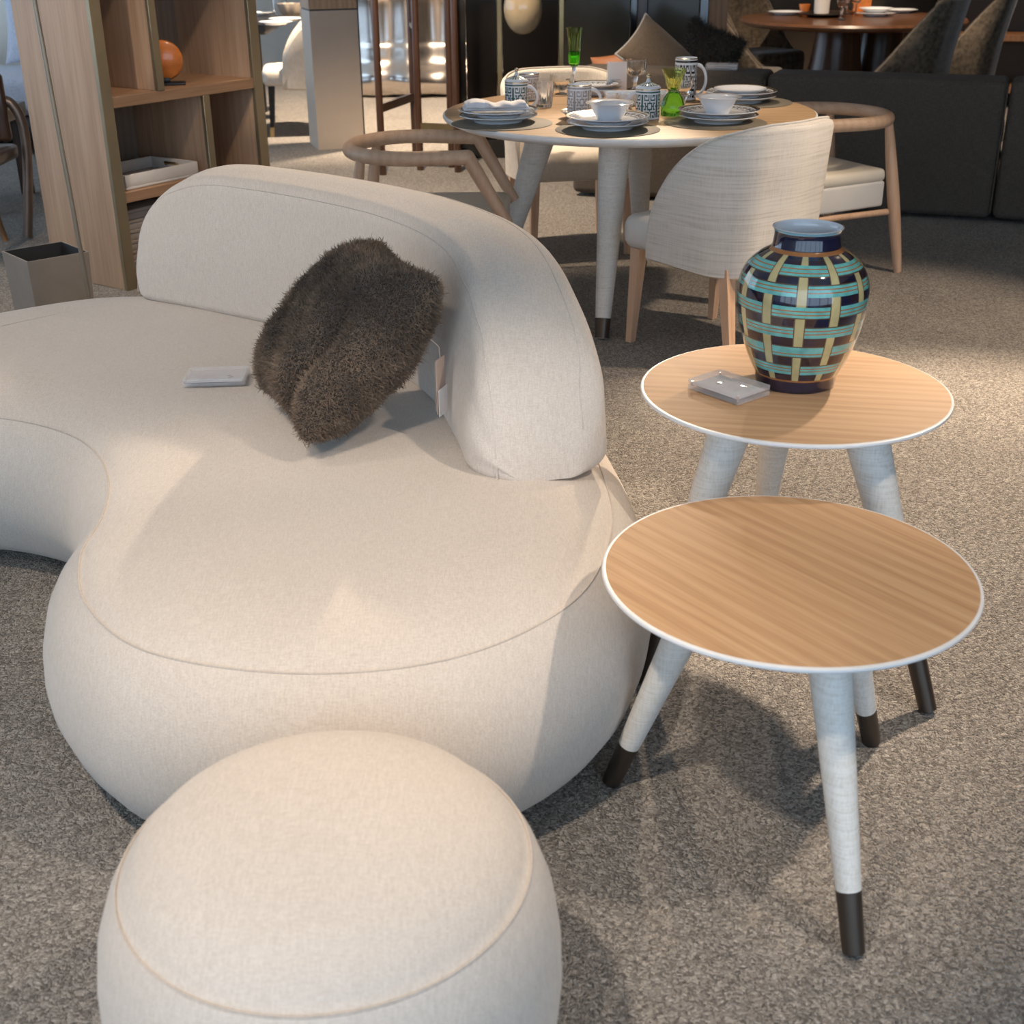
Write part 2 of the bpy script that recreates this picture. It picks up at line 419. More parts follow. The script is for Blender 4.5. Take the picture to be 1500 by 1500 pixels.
area = .5*np.sum(pl[:, 0]*np.roll(pl[:, 1], -1)-np.roll(pl[:, 0], -1)*pl[:, 1])
if area < 0: nrm = -nrm
def ring(ins, z): return [(p[0]-n[0]*ins-SO[0], p[1]-n[1]*ins-SO[1], z) for p, n in zip(pl, nrm)]
SIDE = [(.20, .0), (.13, .005), (.085, .022), (.050, .055), (.020, .105), (.004, .155), (0, .20), (.004, .245), (.016, .29), (.040, .335), (.068, .366), (.084, .379)]
TOPP = [(.084, .379), (.089, .380), (.096, .386), (.13, .400), (.17, .411), (.22, .419), (.27, .423), (.31, .425)]
MB().loft([ring(i, z) for i, z in SIDE], True, False).build('seat_side', 'cream_linen', sofa, 60)
st = MB().loft([ring(i, z) for i, z in TOPP], False, True).build('seat_top', 'cream_linen', sofa, 60)
MB().tube(ring(.0855, .3805), .0014, 6, closed=True).build('seam', 'seam_linen', st)
# backrest: front foot line on the seat, bent slab with rounded ends
BASE = [(-1.17, 3.80), (-1.08, 3.745), (-.857, 3.60), (-.616, 3.425), (-.37, 3.175), (-.205, 2.87), (-.130, 2.60), (-.095, 2.42), (-.078, 2.345)]
bp, BL = resample(spline(BASE, 20), 240)
bt = np.gradient(bp, axis=0); bt /= np.linalg.norm(bt, axis=1)[:, None]
bn = np.stack([-bt[:, 1], bt[:, 0]], 1)          # towards the outside (back)
for _ in range(10): bn[1:-1] = (bn[1:-1]*2+bn[:-2]+bn[2:]); bn /= np.linalg.norm(bn, axis=1)[:, None]
THK, BH, Z0 = .305, .39, .418
def at_s(s):
    x = s/BL*239; i = min(int(x), 238); f = x-i
    p = bp[i]*(1-f)+bp[i+1]*f; n = bn[i]*(1-f)+bn[i+1]*f; return p, n/np.linalg.norm(n)
def se(x, p): x = min(max(x, 0), 1); return max(0., 1-(1-x)**p)**(1/p)
us = np.concatenate([.5-.5*np.cos(np.linspace(0, PI, 90))]); us = us*.985+.0075*us
ss = [BL*(.5-.5*math.cos(PI*k/110)) for k in range(1, 110)]
ARC = 8
def plan_t(e, rc):
    return THK if e >= rc else THK-2*rc*(1-math.sqrt(max(0, 1-(1-e/rc)**2)))
def dims(s):
    h = max(BH*se(s/.42, 2.3)*se((BL-s)/.66, 2.2), .004)
    t = max(min(plan_t(s, .11), plan_t(BL-s, .105)), .01)
    return h, t
def section(s):
    p, n = at_s(s); h, t = dims(s)
    r = min(.055, .45*h, .45*t); rb = min(.03, .3*h, .3*t)
    pts = []
    lean = .05
    def q(w, z):
        ww = w + lean*(z/BH)*(1-w/t) - .025*(z/BH)*(w/t)
        off = THK/2 + (ww - t/2)
        return (p[0]+n[0]*off-SO[0], p[1]+n[1]*off-SO[1], Z0+z)
    for k in range(ARC+1): a = 1.5*PI-k/ARC*PI/2; pts.append((rb+rb*math.cos(a), rb+rb*math.sin(a)))
    for k in range(1, 7): pts.append((0 - .012*math.sin(PI*k/7)*(t/THK), rb+(h-r-rb)*k/7))
    for k in range(ARC+1): a = PI-k/ARC*PI/2; pts.append((r+r*math.cos(a), h-r+r*math.sin(a)))
    for k in range(1, 5): f = k/5; pts.append((r+(t-2*r)*f, h+.014*math.sin(PI*f)*(t/THK)))
    for k in range(ARC+1): a = PI/2-k/ARC*PI/2; pts.append((t-r+r*math.cos(a), h-r+r*math.sin(a)))
    for k in range(1, 7): pts.append((t, h-r-(h-r-rb)*k/7))
    for k in range(ARC+1): a = -k/ARC*PI/2; pts.append((t-rb+rb*math.cos(a), rb+rb*math.sin(a)))
    return [q(w, z) for w, z in pts]
secs = [section(s) for s in ss]
br = MB().loft(secs).build('backrest', 'cream_linen', sofa, 60)
# seams run at a fixed depth in the slab, over the top and down the two ends
TOP0 = (ARC+1)+6; TOP1 = TOP0+(ARC+1)+4+(ARC+1)
for w0, side in ((.052, 1), (THK-.052, -1)):
    pth = []
    for s, sec in zip(ss, secs):
        h, t = dims(s)
        if t < THK-2*.050: continue
        p, n = at_s(s); best = None
        cand = sec[TOP0-6:TOP0+ARC+3] if side == 1 else sec[TOP1-ARC-3:TOP1+6]
        ws = [((c[0]+SO[0]-p[0])*n[0]+(c[1]+SO[1]-p[1])*n[1]) for c in cand]
        k = min(range(len(cand)), key=lambda k: abs(ws[k]-w0-(.0 if side == 1 else -.02)) - (.0 if True else 0))
        pth.append(Vector(cand[k]))
    P_ = np.array([tuple(v) for v in pth])
    for _ in range(4): P_[1:-1] = .5*P_[1:-1]+.25*(P_[:-2]+P_[2:])
    t0 = np.array([*bt[0], 0]); t1 = np.array([*bt[-1], 0])
    lo = [np.array([P_[0][0], P_[0][1], Z0+.01])-t0*.010]; hi = [np.array([P_[-1][0], P_[-1][1], Z0+.01])+t1*.010]
    P_ = np.vstack([lo, P_, hi])
    MB().tube([tuple(v) for v in P_], .0016, 6).build('seam', 'seam_linen', br)

# ------------------------------------------------------------------ pouf
pf = thing('round_pouf', 'round cream linen pouf standing in front of the curved sofa', 'pouf', (-.236, 1.275, 0))
R = .303
prof = [(.21, 0), (.235, .006), (.258, .03), (.278, .08), (.291, .14), (.296, .20), (.294, .26), (.286, .315), (.270, .362), (.258, .382)]
MB().lathe(prof, 96, cap1=False).build('side', 'cream_linen', pf, 60)
pt_ = MB().lathe([(.258, .382), (.254, .3835), (.246, .397), (.222, .424), (.18, .448), (.12, .466), (.06, .475), (.004, .478)], 96, cap0=False).build('top', 'cream_linen', pf, 60)
MB().tube([(.2565*math.cos(a), .2565*math.sin(a), .3845) for a in np.linspace(0, 2*PI, 96, endpoint=False)], .0013, 6, closed=True).build('seam', 'seam_linen', pt_)

# ------------------------------------------------------------------ side tables
def side_table(c, h, R, feet, top_mat, label, r0=.036, r1=.0165, inset=.44):
    t = thing('side_table', label, 'side table', (c[0], c[1], 0), 0, 'round side tables')
    MB().lathe([(R-.012, h-.004), (R-.006, h-.0005), (R-.008, h), (.004, h)], 128, cap0=False).build('wood_top', top_mat, t, 30)
    MB().lathe([(.004, h-.030), (R*.72, h-.030), (R-.030, h-.020), (R-.002, h-.009), (R, h-.006), (R-.001, h-.002), (R-.006, h-.0005), (R-.012, h-.004)], 128, cap1=False).build('white_rim', 'white_lacquer', t, 50)
    MB().lathe([(R*.45, h-.045), (R*.5, h-.028)], 48).build('mounting_ring', 'white_lacquer', t)
    for f in feet:
        v = Vector((f[0]-c[0], f[1]-c[1], 0)); a = v*inset; a.z = h-.03; b = v.copy(); b.z = 0.004
        L = (b-a).length; d = (b-a)/L; tip = .20
        P = [a+(b-a)*k/10*(1-tip) for k in range(11)]
        lg = MB().tube(P, [r0+(r1-r0)*(k/10*(1-tip))**.9 for k in range(11)], 24).build('leg', 'raffia_wrap', t, 50)
        P = [a+(b-a)*(1-tip+tip*k/4-.002) for k in range(5)]
        MB().tube(P, [(r1+.0035) - .0025*k/4 for k in range(5)], 24).build('leg_tip', 'bronze', lg, 50)
    return t
FT = (.4445, 1.832); FTH = .494
side_table(FT, FTH, .300, [G(1250, 1398)[:2], G(895, 1148)[:2], G(1276, 1088)[:2]], 'oak_top', 'low round oak side table with white tapered legs, nothing on it')
BT = (.578, 2.475); BTH = .577
side_table(BT, BTH, .3125, [G(1359, 1043)[:2], G(943, 1003)[:2], (BT[0]+.03, BT[1]+.36)], 'oak_top_b', 'taller round oak side table carrying the woven-pattern vase', .045, .0165)

# ------------------------------------------------------------------ vase
vb = G(1164, 559, BTH)
vz = thing('vase', 'glossy ceramic vase with turquoise and cream basket-weave pattern', 'vase', vb)
VS = .1265/93.                                     # metres per photo pixel at the vase
vprof = [(56, 0), (58, 2), (60, 16), (62, 22), (74, 50), (86, 90), (92.5, 125), (94, 150), (91, 172), (82, 193), (66, 209), (54, 217), (49.5, 221), (48, 225), (46.5, 240), (47.5, 247), (50, 251)]
vp = spline(vprof, 12); vp, _ = resample(vp, 150); vp = vp*np.array([VS*1.02, VS*.94])
vh = 218-22
def vase_mat(u, z, i):
    y = z/(VS*.94)
    if y < 20: return 0
    if y < 24: return 4
    if y > 246: return 6
    if y > 222.5: return 0
    if y > 217.5: return 4
    N1 = 12; a = (u*N1+.5) % 1-.5; ka = int(math.floor(u*N1+.5)) % 2
    # rows are evenly spaced along the profile
    rows = [(44, 0), (77, 1), (110, 0), (142, 1), (174, 0), (201, 1)]
    rb = None
    for k, (yc, odd) in enumerate(rows):
        hw = (8.5, 9, 9.5, 9.5, 9, 7)[k]
        if abs(y-yc) < hw: rb = (k, (y-yc)/hw); break
    inv = abs(a) < .165
    def vert():
        q = abs(a)/.165
        return 5 if q > .90 or q < .09 else 2
    def horz(q):
        return 5 if abs(q) > .88 else (4 if abs(abs(q)-.30) < .09 else 3)
    if inv and rb is not None:
        return vert() if (rb[0] + ka) % 2 == 0 else horz(rb[1])
    if inv: return vert()
    if rb is not None: return horz(rb[1])
    return 1 if (int(y/33)+int(u*24)) % 2 else 0
MB().lathe([tuple(p) for p in vp], 360, cap0=True, cap1=False, matf=vase_mat).build('body', ['navy_glaze', 'plum_glaze', 'cream_glaze', 'turquoise_glaze', 'orange_glaze', 'dark_line_glaze', 'blue_rim_glaze'], vz, 180, rz=-PI/2+math.atan2(vb.x, vb.y)*-1)
ip = [(50, 251), (48, 251.5), (45.5, 248), (44, 238), (46, 222), (62, 209), (78, 192), (88, 165), (88, 130), (70, 60), (52, 14), (2, 10)]
MB().lathe([(r*VS*1.02, z*VS*.94) for r, z in ip], 96, cap0=False).build('inner_glaze', 'porcelain', vz, 60)

# ------------------------------------------------------------------ acrylic price holders
def acrylic(name, label, loc, rz, sx, sy, sz, lines=5, tilt=None, cat='sign holder'):
    t = thing(name, label, cat, loc, rz)
    if tilt is not None: t.rotation_euler = (tilt, 0, rz)
    MB().rbox((-sx/2, -sy/2, 0), (sx/2, sy/2, sz*.46), .0015, 2).build('lower_block', 'acrylic', t)
    MB().box((-sx/2*.90, -sy/2*.90, sz*.47), (sx/2*.90, sy/2*.90, sz*.50)).build('card', 'paper', t)
    MB().rbox((-sx/2, -sy/2, sz*.53), (sx/2, sy/2, sz), .0015, 2).build('upper_block', 'acrylic', t)
    for k in range(lines):
        y = -sy*.33+k*sy*.09
        MB().box((-sx*(.30-.03*(k % 3)), y-.0006, sz*.500), (sx*(.02+.03*(k % 2)), y+.0006, sz*.505)).build('print_line', 'print_grey', t)
    mb = MB()
    for (x, y, s) in ((.20, .02, .035), (.25, -.08, .03), (.22, -.16, .025)): mb.box((sx*x-s*sx, sy*y-s*sy*1.4, sz*.500), (sx*x+s*sx, sy*y+s*sy*1.4, sz*.505))
    mb.build('print_drawing', 'print_grey', t)
    for x in (-1, 1):
        for y in (-1, 1): MB().lathe([(.0022, sz*.25), (.0022, sz*.75)], 10, (x*(sx/2-.006), y*(sy/2-.006), 0)).build('magnet', 'steel', t)
    return t
acrylic('acrylic_sign_holder', 'clear acrylic sign holder lying on the sofa seat', G(318, 556, SEAT_Z+.004), .06, .150, .100, .018)
acrylic('acrylic_sign_holder', 'clear acrylic sign holder beside the vase on the side table', G(1067, 574, BTH+.001), 2.25, .135, .095, .022)

# ------------------------------------------------------------------ fur cushion
def fur(o_parent, verts, norms, n, length, width, mat, name='fur', rgrav=.5, droop=.3, seed=1):
    rs = np.random.RandomState(seed)
    k = rs.randint(0, len(verts), n); p = verts[k]+rs.normal(0, .004, (n, 3)); nn = norms[k]
    d = nn + rs.normal(0, .45, (n, 3)) + np.array([0, 0, -droop]); d /= np.linalg.norm(d, axis=1)[:, None]
    s = np.cross(d, rs.normal(0, 1, (n, 3))); s /= np.linalg.norm(s, axis=1)[:, None]
    L = length*(.6+.8*rs.rand(n))[:, None]; w = width
    b = p - nn*.004
    mid = b + d*L*.55 + rs.normal(0, .002, (n, 3)); tip = mid + (d+rs.normal(0, .5, (n, 3)))*L*.45
    V = np.stack([b-s*w, b+s*w, mid-s*w*.8, mid+s*w*.8, tip], 1).reshape(-1, 3)
    i = np.arange(n)*5
    me = bpy.data.meshes.new(name)
    me.vertices.add(n*5); me.vertices.foreach_set('co', V.ravel())
    tri = np.stack([i, i+1, i+3, i, i+3, i+2, i+2, i+3, i+4], 1).reshape(-1)
    me.loops.add(n*9); me.loops.foreach_set('vertex_index', tri.astype(np.int32))
    me.polygons.add(n*3); me.polygons.foreach_set('loop_start', np.arange(0, n*9, 3).astype(np.int32))
    me.materials.append(MATS[mat]); me.update(); me.validate()
    o = bpy.data.objects.new(name, me); COL.objects.link(o); o.parent = o_parent; o['kind'] = 'stuff'; return o
def cushion_grid(sz, th, n=44, p=2.6, lump=0., seed=3, crease=None):
    # front and back sheet of a stuffed square cushion: local x,y in the sheet, z thickness
    rs = np.random.RandomState(seed); ph = rs.rand(6)*6.28
    V = []; idx = {}
    for side in (1, -1):
        for i in range(n+1):
            for j in range(n+1):
                if side == -1 and (i in (0, n) or j in (0, n)): idx[(side, i, j)] = idx[(1, i, j)]; continue
                u = -math.cos(PI*i/n); v = -math.cos(PI*j/n)
                pinch = 1-.10*(1-v*v)*abs(u)**3 - .0
                pinchv = 1-.10*(1-u*u)*abs(v)**3
                x = u*sz/2*pinch; y = v*sz/2*pinchv
                z = side*th/2*((1-abs(u)**p)*(1-abs(v)**p))**.55
                z += lump*(math.sin(7*u+ph[0])*math.sin(6*v+ph[1])+.6*math.sin(13*u+9*v+ph[2]))*(1-u*u)*(1-v*v)
                if crease and side == 1: z -= crease(u, v)
                idx[(side, i, j)] = len(V); V.append((x, y, z))
    Fc = []
    for side in (1, -1):
        for i in range(n):
            for j in range(n):
                q = (idx[(side, i, j)], idx[(side, i+1, j)], idx[(side, i+1, j+1)], idx[(side, i, j+1)])
                if len(set(q)) < 4: continue
                Fc.append(q if side == 1 else q[::-1])
    return V, Fc
def place(o, origin, ex, ey, ez):
    M = Matrix.Identity(4)
    for k, a in enumerate((ex, ey, ez)):
        for r in range(3): M[r][k] = a[r]
    M.translation = origin; o.matrix_world = M
def fur_samples(me, n=60000):
    v = np.zeros(len(me.vertices)*3); me.vertices.foreach_get('co', v); v = v.reshape(-1, 3)
    rs = np.random.RandomState(5); P = []; Nn = []
    me.calc_loop_triangles()
    t = np.zeros(len(me.loop_triangles)*3, np.int32); me.loop_triangles.foreach_get('vertices', t); t = t.reshape(-1, 3)
    a, b, c = v[t[:, 0]], v[t[:, 1]], v[t[:, 2]]
    cr = np.cross(b-a, c-a); ar = np.linalg.norm(cr, axis=1); nn = cr/np.maximum(ar, 1e-12)[:, None]
    k = rs.choice(len(t), n, p=ar/ar.sum()); r = np.sqrt(rs.rand(n, 1)); w = rs.rand(n, 1)
    return a[k]*(1-r)+b[k]*r*(1-w)+c[k]*r*w, nn[k]
pD = Vector((-.525, 2.80, .437)); pC = Vector((-.385, 2.48, .437)); pA = D(572, 388, 2.95)
e1 = (pC-pD).normalized(); e2 = (pA-pD); e2 = (e2-e1*e2.dot(e1)).normalized(); e3 = e1.cross(e2)
cu = thing('fur_cushion', 'brown fur cushion leaning against the cream sofa backrest', 'cushion')
wd = (pC-pD).length; ht = (pA-pD).length
def crease(u, v):
    d = (u-.66)-.10*v; return (.085*math.exp(-(d/.13)**2)*max(0, 1-abs(v+.45)**2/.6))
V, Fc = cushion_grid(1., .24, 56, 3.2, .012, 3, crease)
V = [(x*(wd+.03), y*(ht+.02), z) for x, y, z in V]
mb = MB(); mb.add(V, Fc); body = mb.build('cushion_body', 'cushion_skin', cu, 80)
sp, sn = fur_samples(body.data, 150000)
fo = fur(cu, sp, sn, 150000, .0115, .0008, 'brown_fur', droop=0.0)
place(cu, (pD+pC)*.5 + e2*(ht*.5) + e3*.055 + Vector((0, 0, .012)), e1, e2, e3)

# ------------------------------------------------------------------ swing tag hanging between cushion and backrest
tp = G(640, 590, .46)
tg = thing('swing_tag', 'small brown and white card tag hanging by the fur cushion', 'tag', D(646, 567, 2.585))
tg.rotation_euler = (0, .0, 1.20)
MB().box((-.022, -.0008, -.055), (.022, .0008, .065)).build('card', 'tag_card', tg)
MB().box((-.022, -.0045, -.060), (.022, -.0035, .0)).build('price_card', 'paper', tg)
MB().box((-.018, .004, -.05), (.024, .005, .06)).build('card', 'tag_card', tg)
MB().tube([(0, 0, .06), (-.004, 0, .09), (-.02, .01, .11)], .0008, 6).build('string', 'tag_card', tg)

# ------------------------------------------------------------------ dining table
DT = (.473, 5.235); DZ = .763; DR = .73
dt = thing('dining_table', 'round oak dining table with white rim and white tapered legs', 'table', (*DT, 0))
MB().lathe([(DR-.016, DZ-.004), (DR-.008, DZ-.0005), (DR-.010, DZ), (.004, DZ)], 160, cap0=False).build('wood_top', 'oak_dining', dt, 30)
MB().lathe([(.004, DZ-.045), (DR*.8, DZ-.045), (DR-.04, DZ-.034), (DR-.004, DZ-.018), (DR, DZ-.010), (DR-.001, DZ-.004), (DR-.008, DZ-.0005), (DR-.016, DZ-.004)], 160, cap1=False).build('white_rim', 'white_lacquer', dt, 50)
for an in (-103, -13, 77, 167):
    a = math.radians(an); A = Vector((.33*math.cos(a), .33*math.sin(a), DZ-.045)); B = Vector((.56*math.cos(a), .56*math.sin(a), .003))
    lg = MB().tube([A+(B-A)*k/10 for k in range(11)], [.062-.036*(k/10) for k in range(11)], 28).build('leg', 'raffia_wrap', dt, 60)
    MB().tube([A+(B-A)*(.9+.1*k/2)+Vector((0, 0, .001)) for k in range(3)], [.031, .029, .027], 24).build('leg_tip', 'bronze', lg, 60)

# ------------------------------------------------------------------ upholstered dining chairs (face +Y locally)
def shell_path(w, d, r, n=60):
    # U in plan: from left front along the left side, round the back, to the right front
    pts = [(-w, d)]; c = [(-w+r, -.27+r), (w-r, -.27+r)]
    for k in range(9): a = PI+k/8*PI/2; pts.append((c[0][0]+r*math.cos(a), c[0][1]+r*math.sin(a)))
    pts.append((0, -.285))
    for k in range(9): a = 1.5*PI+k/8*PI/2; pts.append((c[1][0]+r*math.cos(a), c[1][1]+r*math.sin(a)))
    pts.append((w, d)); return resample(spline(pts, 4), n)
def dining_chair(name, label, loc, rz, shell_mat, seat_mat, leg_mat, w=.275, back_h=.83, foot_tips=None):
    t = thing(name, label, 'chair', (*loc, 0), rz, 'upholstered dining chairs')
    MB().rbox((-w+.012, -.20, .355), (w-.012, .275, .482), .045, 4).build('seat', seat_mat, t, 60)
    P, L = shell_path(w, .13, .15, 64)
    tn = np.gradient(P, axis=0); tn /= np.linalg.norm(tn, axis=1)[:, None]; nr = np.stack([tn[:, 1], -tn[:, 0]], 1)
    rings = []
    for k, (p, n) in enumerate(zip(P, nr)):
        s = L*k/63; e = min(s, L-s)
        f = se(e/.50, 1.9)
        ztop = .42+(back_h-.42)*f; zb = .335-.02*math.sin(PI*k/63)
        th = .046*(.35+.65*se(e/.05, 2)); g = lambda z: .03*max(0, (z-.42)/.42)   # flares outwards with height
        r = th/2; rg = []
        for (o, z) in ([(0, zb+.012), (0, zb+(ztop-zb)*.33), (0, zb+(ztop-zb)*.66), (0, ztop-r), (.3*r, ztop-.3*r), (r, ztop), (1.7*r, ztop-.3*r), (th, ztop-r), (th, zb+(ztop-zb)*.5), (th, zb+.012), (r, zb)]):
            q = p - n*o*1.0 + n*g(z)*(-1 if False else 1); rg.append((q[0], q[1], z))
        rings.append(rg)
    bs = MB().loft(rings).build('back_shell', shell_mat, t, 60)
    edge = [Vector(r[5])+Vector((0, 0, .0015)) for r in rings]
    MB().tube(edge, .0045, 8).build('edge_piping', shell_mat, bs)
    for sx in (-1, 1):
        for sy, y0, y1 in ((1, .215, .235), (-1, -.20, -.255)):
            x0 = sx*(w-.055); x1 = sx*(w-.045)
            def sq(x, y, z, h): return [(x-h, y-h, z), (x+h, y-h, z), (x+h, y+h, z), (x-h, y+h, z)]
            lg = MB().loft([sq(x1, y1, 0.002, .013), sq(x0, y0, .36, .022)]).build('leg', leg_mat, t)
            if foot_tips: MB().loft([sq(x1, y1, 0.001, .0145), sq(x1*.995+x0*.005, y1*.8+y0*.2, .07, .0165)]).build('leg_tip', foot_tips, lg)
    return t
dining_chair('dining_chair', 'cream striped linen dining chair with its back to the vase', (.78, 4.62), .70, 'striped_linen', 'white_leather', 'beech')
dining_chair('dining_chair', 'cream upholstered dining chair facing the set table from its far side', (.285, 6.22), PI+.22, 'cream_chair_fabric', 'cream_chair_fabric', 'beech', .275, .80)

# ------------------------------------------------------------------ round-rail armchairs (face +Y locally)
RZ = .665
def armchair(label, loc, rz):
    t = thing('armchair', label, 'chair', (*loc, 0), rz, 'round-rail wooden armchairs')
    pts = [(-.235, .20), (-.262, .05)]
    for k in range(13): a = PI+k/12*PI; pts.append((.27*math.cos(a), -.02+.25*math.sin(a)))
    pts += [(.262, .05), (.235, .20)]
    P, _ = resample(spline(pts, 6), 60)
    MB().tube([(x, y, RZ) for x, y in P], .027, 20).build('arm_rail', 'beech_rail', t, 60)
    for sx in (-1, 1):
        A = Vector((sx*.235, .20, RZ)); B = Vector((sx*.225, .345, .42))
        MB().tube([A+(B-A)*k/6 for k in range(-0, 7)], [.027-.001*k for k in range(7)], 16).build('arm_support', 'beech', t, 60)
        MB().lathe([(max(.0005, .0271*math.sin(PI*k/12)), -.0271*math.cos(PI*k/12)) for k in range(13)], 20, (sx*.235, .20, RZ)).build('mitre_joint', 'beech_rail', t, 60)
        A = Vector((sx*.215, .29, .40)); B = Vector((sx*.225, .315, .002))
        MB().tube([A+(B-A)*k/8 for k in range(9)], [.016+.007*math.sin(PI*min(1, k/8*.8+.2)) for k in range(9)], 16).build('leg', 'beech', t, 60)
        A = Vector((sx*.195, -.20, RZ-.015)); B = Vector((sx*.245, -.30, .002))
        MB().tube([A+(B-A)*k/10 for k in range(11)], [.012+.015*math.sin(PI*(.08+.84*(k/10)))**.8 for k in range(11)], 16).build('leg', 'beech', t, 60)
        MB().tube([(sx*.21, -.26, .27), (sx*.205, .30, .27)], .014, 12).build('stretcher', 'beech', t, 60)
    def trap(lo, hi):
        def f(v):
            k = (v.y+.22)/.54; v = v.copy(); v.x *= .86+.16*k; return v
        return f
    MB().rbox((-.235, -.21, .295), (.235, .325, .405), .012, 3, taper=trap(0, 0)).build('seat_apron', 'white_leather', t, 50)
    def dome(v):
        v = trap(0, 0)(v)
        if v.z > .44: v.z += .012*(1-(v.x/.25)**2)*(1-((v.y-.05)/.3)**2)
        return v
    MB().rbox((-.235, -.215, .400), (.235, .33, .455), .024, 4, taper=dome).build('seat_cushion', 'cream_leather', t, 60)
    ed = [(-.228, -.205, .408), (-.245, .32, .408), (.245, .32, .408), (.228, -.205, .408)]
    return t
armchair('round-rail beech armchair with white seat beside the sofa backrest', (-.335, 5.02), -PI/2-.06)
armchair('round-rail beech armchair with white seat by the long dark grey sofa', (1.36, 5.74), 2.02)

# ------------------------------------------------------------------ tableware
def mat_disc(p, R, label):
    o = MB().lathe([(R-.002, 0), (R, .0012), (R-.002, .0025), (.004, .0025)], 64).build('placemat', 'placemat', None, 50, (p.x, p.y, DZ+.0004))
    tag(o, label, 'placemat', 'round placemats on the dining table'); return o
KEY = ["###############",
       "...............",
       "#.###.#.#.###.#",
       "#.#.#.#.#.#.#.#",
       "#.#...#.#...#.#",
       "#.#####.#####.#",
       "#......#......#",
       "#.##.#####.##.#",
       "#..#.#...#.#..#",
       "##.###...###.##",
       "#..#.#...#.#..#",
       "#.##.#####.##.#",
       "#......#......#",
       "#.#####.#####.#",
       "#.#...#.#...#.#",
       "#.#.#.#.#.#.#.#",
       "#.###.#.#.###.#",
       "..............."]
def plate(R, z0, print_mat=None, foot=.6):
    prof = [(.002, .004), (R*foot*.9, .004), (R*foot*.92, 0), (R*foot, 0), (R*foot*1.02, .006), (R*.97, .021), (R, .023), (R*.995, .0255), (R*.93, .0235)]
    n = 14; a = R*.70
    for k in range(1, n+1): r = R*.93+(a-R*.93)*k/n; prof.append((r, .0235-.0115*(k/n)))
    prof += [(R*.62, .0085), (.002, .0085)]
    base = len(prof)-2-n
    def mf(u, z, i):
        if i in (7,): return 2
        if base-1 <= i < base-1+n and print_mat:
            row = int((i-base+1)/n*9)
            c = int(u*24*9) % 9
            pat = ["#########", ".........", "#.#####.#", "#.#...#.#", "#.#.#.#.#", "#.#.###.#", "#.#.....#", "........#", "#########"]
            return 1 if pat[row][c] == '#' else 0
        return 0
    return MB().lathe([(r, z+z0) for r, z in prof], 216, matf=mf)
def place_setting(px, py, R, label, kind, top=None):
    p = G(px, py, DZ+.004); p.z = DZ+.0033
    c = thing('dinner_plate', label+', lower charger plate', 'plate', p, 0, 'plates on the oak dining table')
    plate(R*.98, 0, None, .62).build('dish', ['porcelain', 'black_print', 'gilt'], c, 60)
    c2 = thing('dinner_plate', label+', upper black fret-rimmed plate', 'plate', p+Vector((0, 0, .0195)), random.random()*6, 'plates on the oak dining table')
    plate(R, 0, 'black_print', .55).build('dish', ['porcelain', 'black_print', 'gilt'], c2, 60)
    return p
def bowl(p, R, h, label):
    b = thing('soup_bowl', label, 'bowl', p, 0, 'white bowls')
    prof = [(.002, .003), (R*.42, .003), (R*.43, 0), (R*.50, 0), (R*.53, .008), (R*.70, h*.55), (R*.80, h*.86), (R*.99, h*.985), (R, h), (R*.985, h+.001), (R*.78, h*.90), (R*.66, h*.58), (R*.45, .010), (.002, .009)]
    MB().lathe(prof, 64).build('bowl_body', 'porcelain', b, 60); return b
def mug(px, py, label, pr, h=.110, R=.046, handle=0., lid=False, saucer=False, z=DZ+.001, p=None, off=0):
    p = p or G(px, py, z)
    m_ = thing('mug', label, 'mug', p, 0, 'patterned porcelain mugs')
    rows = len(KEY)
    prof = [(R*.86, 0), (R*.97, .0015), (R, .004)]; nr = 36
    for k in range(1, nr+1): prof.append((R, .004+(h-.012)*k/nr))
    prof += [(R, h-.004), (R, h), (R*.96, h+.001), (R*.93, h-.002), (R*.93, .012), (.002, .010)]
    def mf(u, zz, i):
        if 2 <= i < 2+nr:
            row = rows-1-int((i-2)/nr*rows); c = int(((u*5+.5+off) % 1)*15)
            return 1 if KEY[row][c] == '#' else 0
        if i in (nr+3, nr+4): return 2
        return 0
    MB().lathe(prof, 300, matf=mf).build('cup_body', ['porcelain', pr, 'gilt'], m_, 50)
    a = handle; dx, dy = math.cos(a), math.sin(a); P = []
    for k in range(15):
        q = -PI*.5+PI*k/14; rr = R*.93+.040*math.cos(q); P.append((dx*rr, dy*rr, h*.48+h*.36*math.sin(q)))
    MB().tube(P, [.006 if 2 < k < 12 else .0075 for k in range(15)], 10).build('handle', 'porcelain', m_, 60)
    if lid:
        l = MB().lathe([(R*.9, h), (R*1.03, h+.001), (R*1.03, h+.004), (R*.85, h+.011), (R*.5, h+.018), (R*.22, h+.022), (R*.16, h+.030), (R*.10, h+.036)], 60, matf=lambda u, z, i: 1 if i in (3, 4) and int(u*40) % 2 else 0).build('lid', ['porcelain', pr], m_, 60)
        MB().lathe([(.002, h+.034), (.006, h+.037), (.0082, h+.043), (.006, h+.049), (.002, h+.050)], 14).build('knob', 'gilt', l, 60)
    return m_
def lathe_glass(name, label, cat, p, prof, mat, group=None, seg=48, flute=None, parts=None):
    g = thing(name, label, cat, p, 0, group)
    for (nm, pf_, mt) in (parts or [('bowl', prof, mat)]):
        MB().lathe(pf_, seg, flute=flute).build(nm, mt, g, 60)
    return g
for (x, y, n) in ((735, 181, 'folded napkin'), (890, 190, 'bowl beside the two teal mugs'), (1048, 180, 'bowl near the green hourglass glass'), (1092, 150, 'shallow soup plate')):
    mat_disc(G(x, y, DZ), .188, 'round greige placemat under the plates with the '+n)
pL = place_setting(730, 177, .150, 'white stacked plates holding a folded napkin', 0)
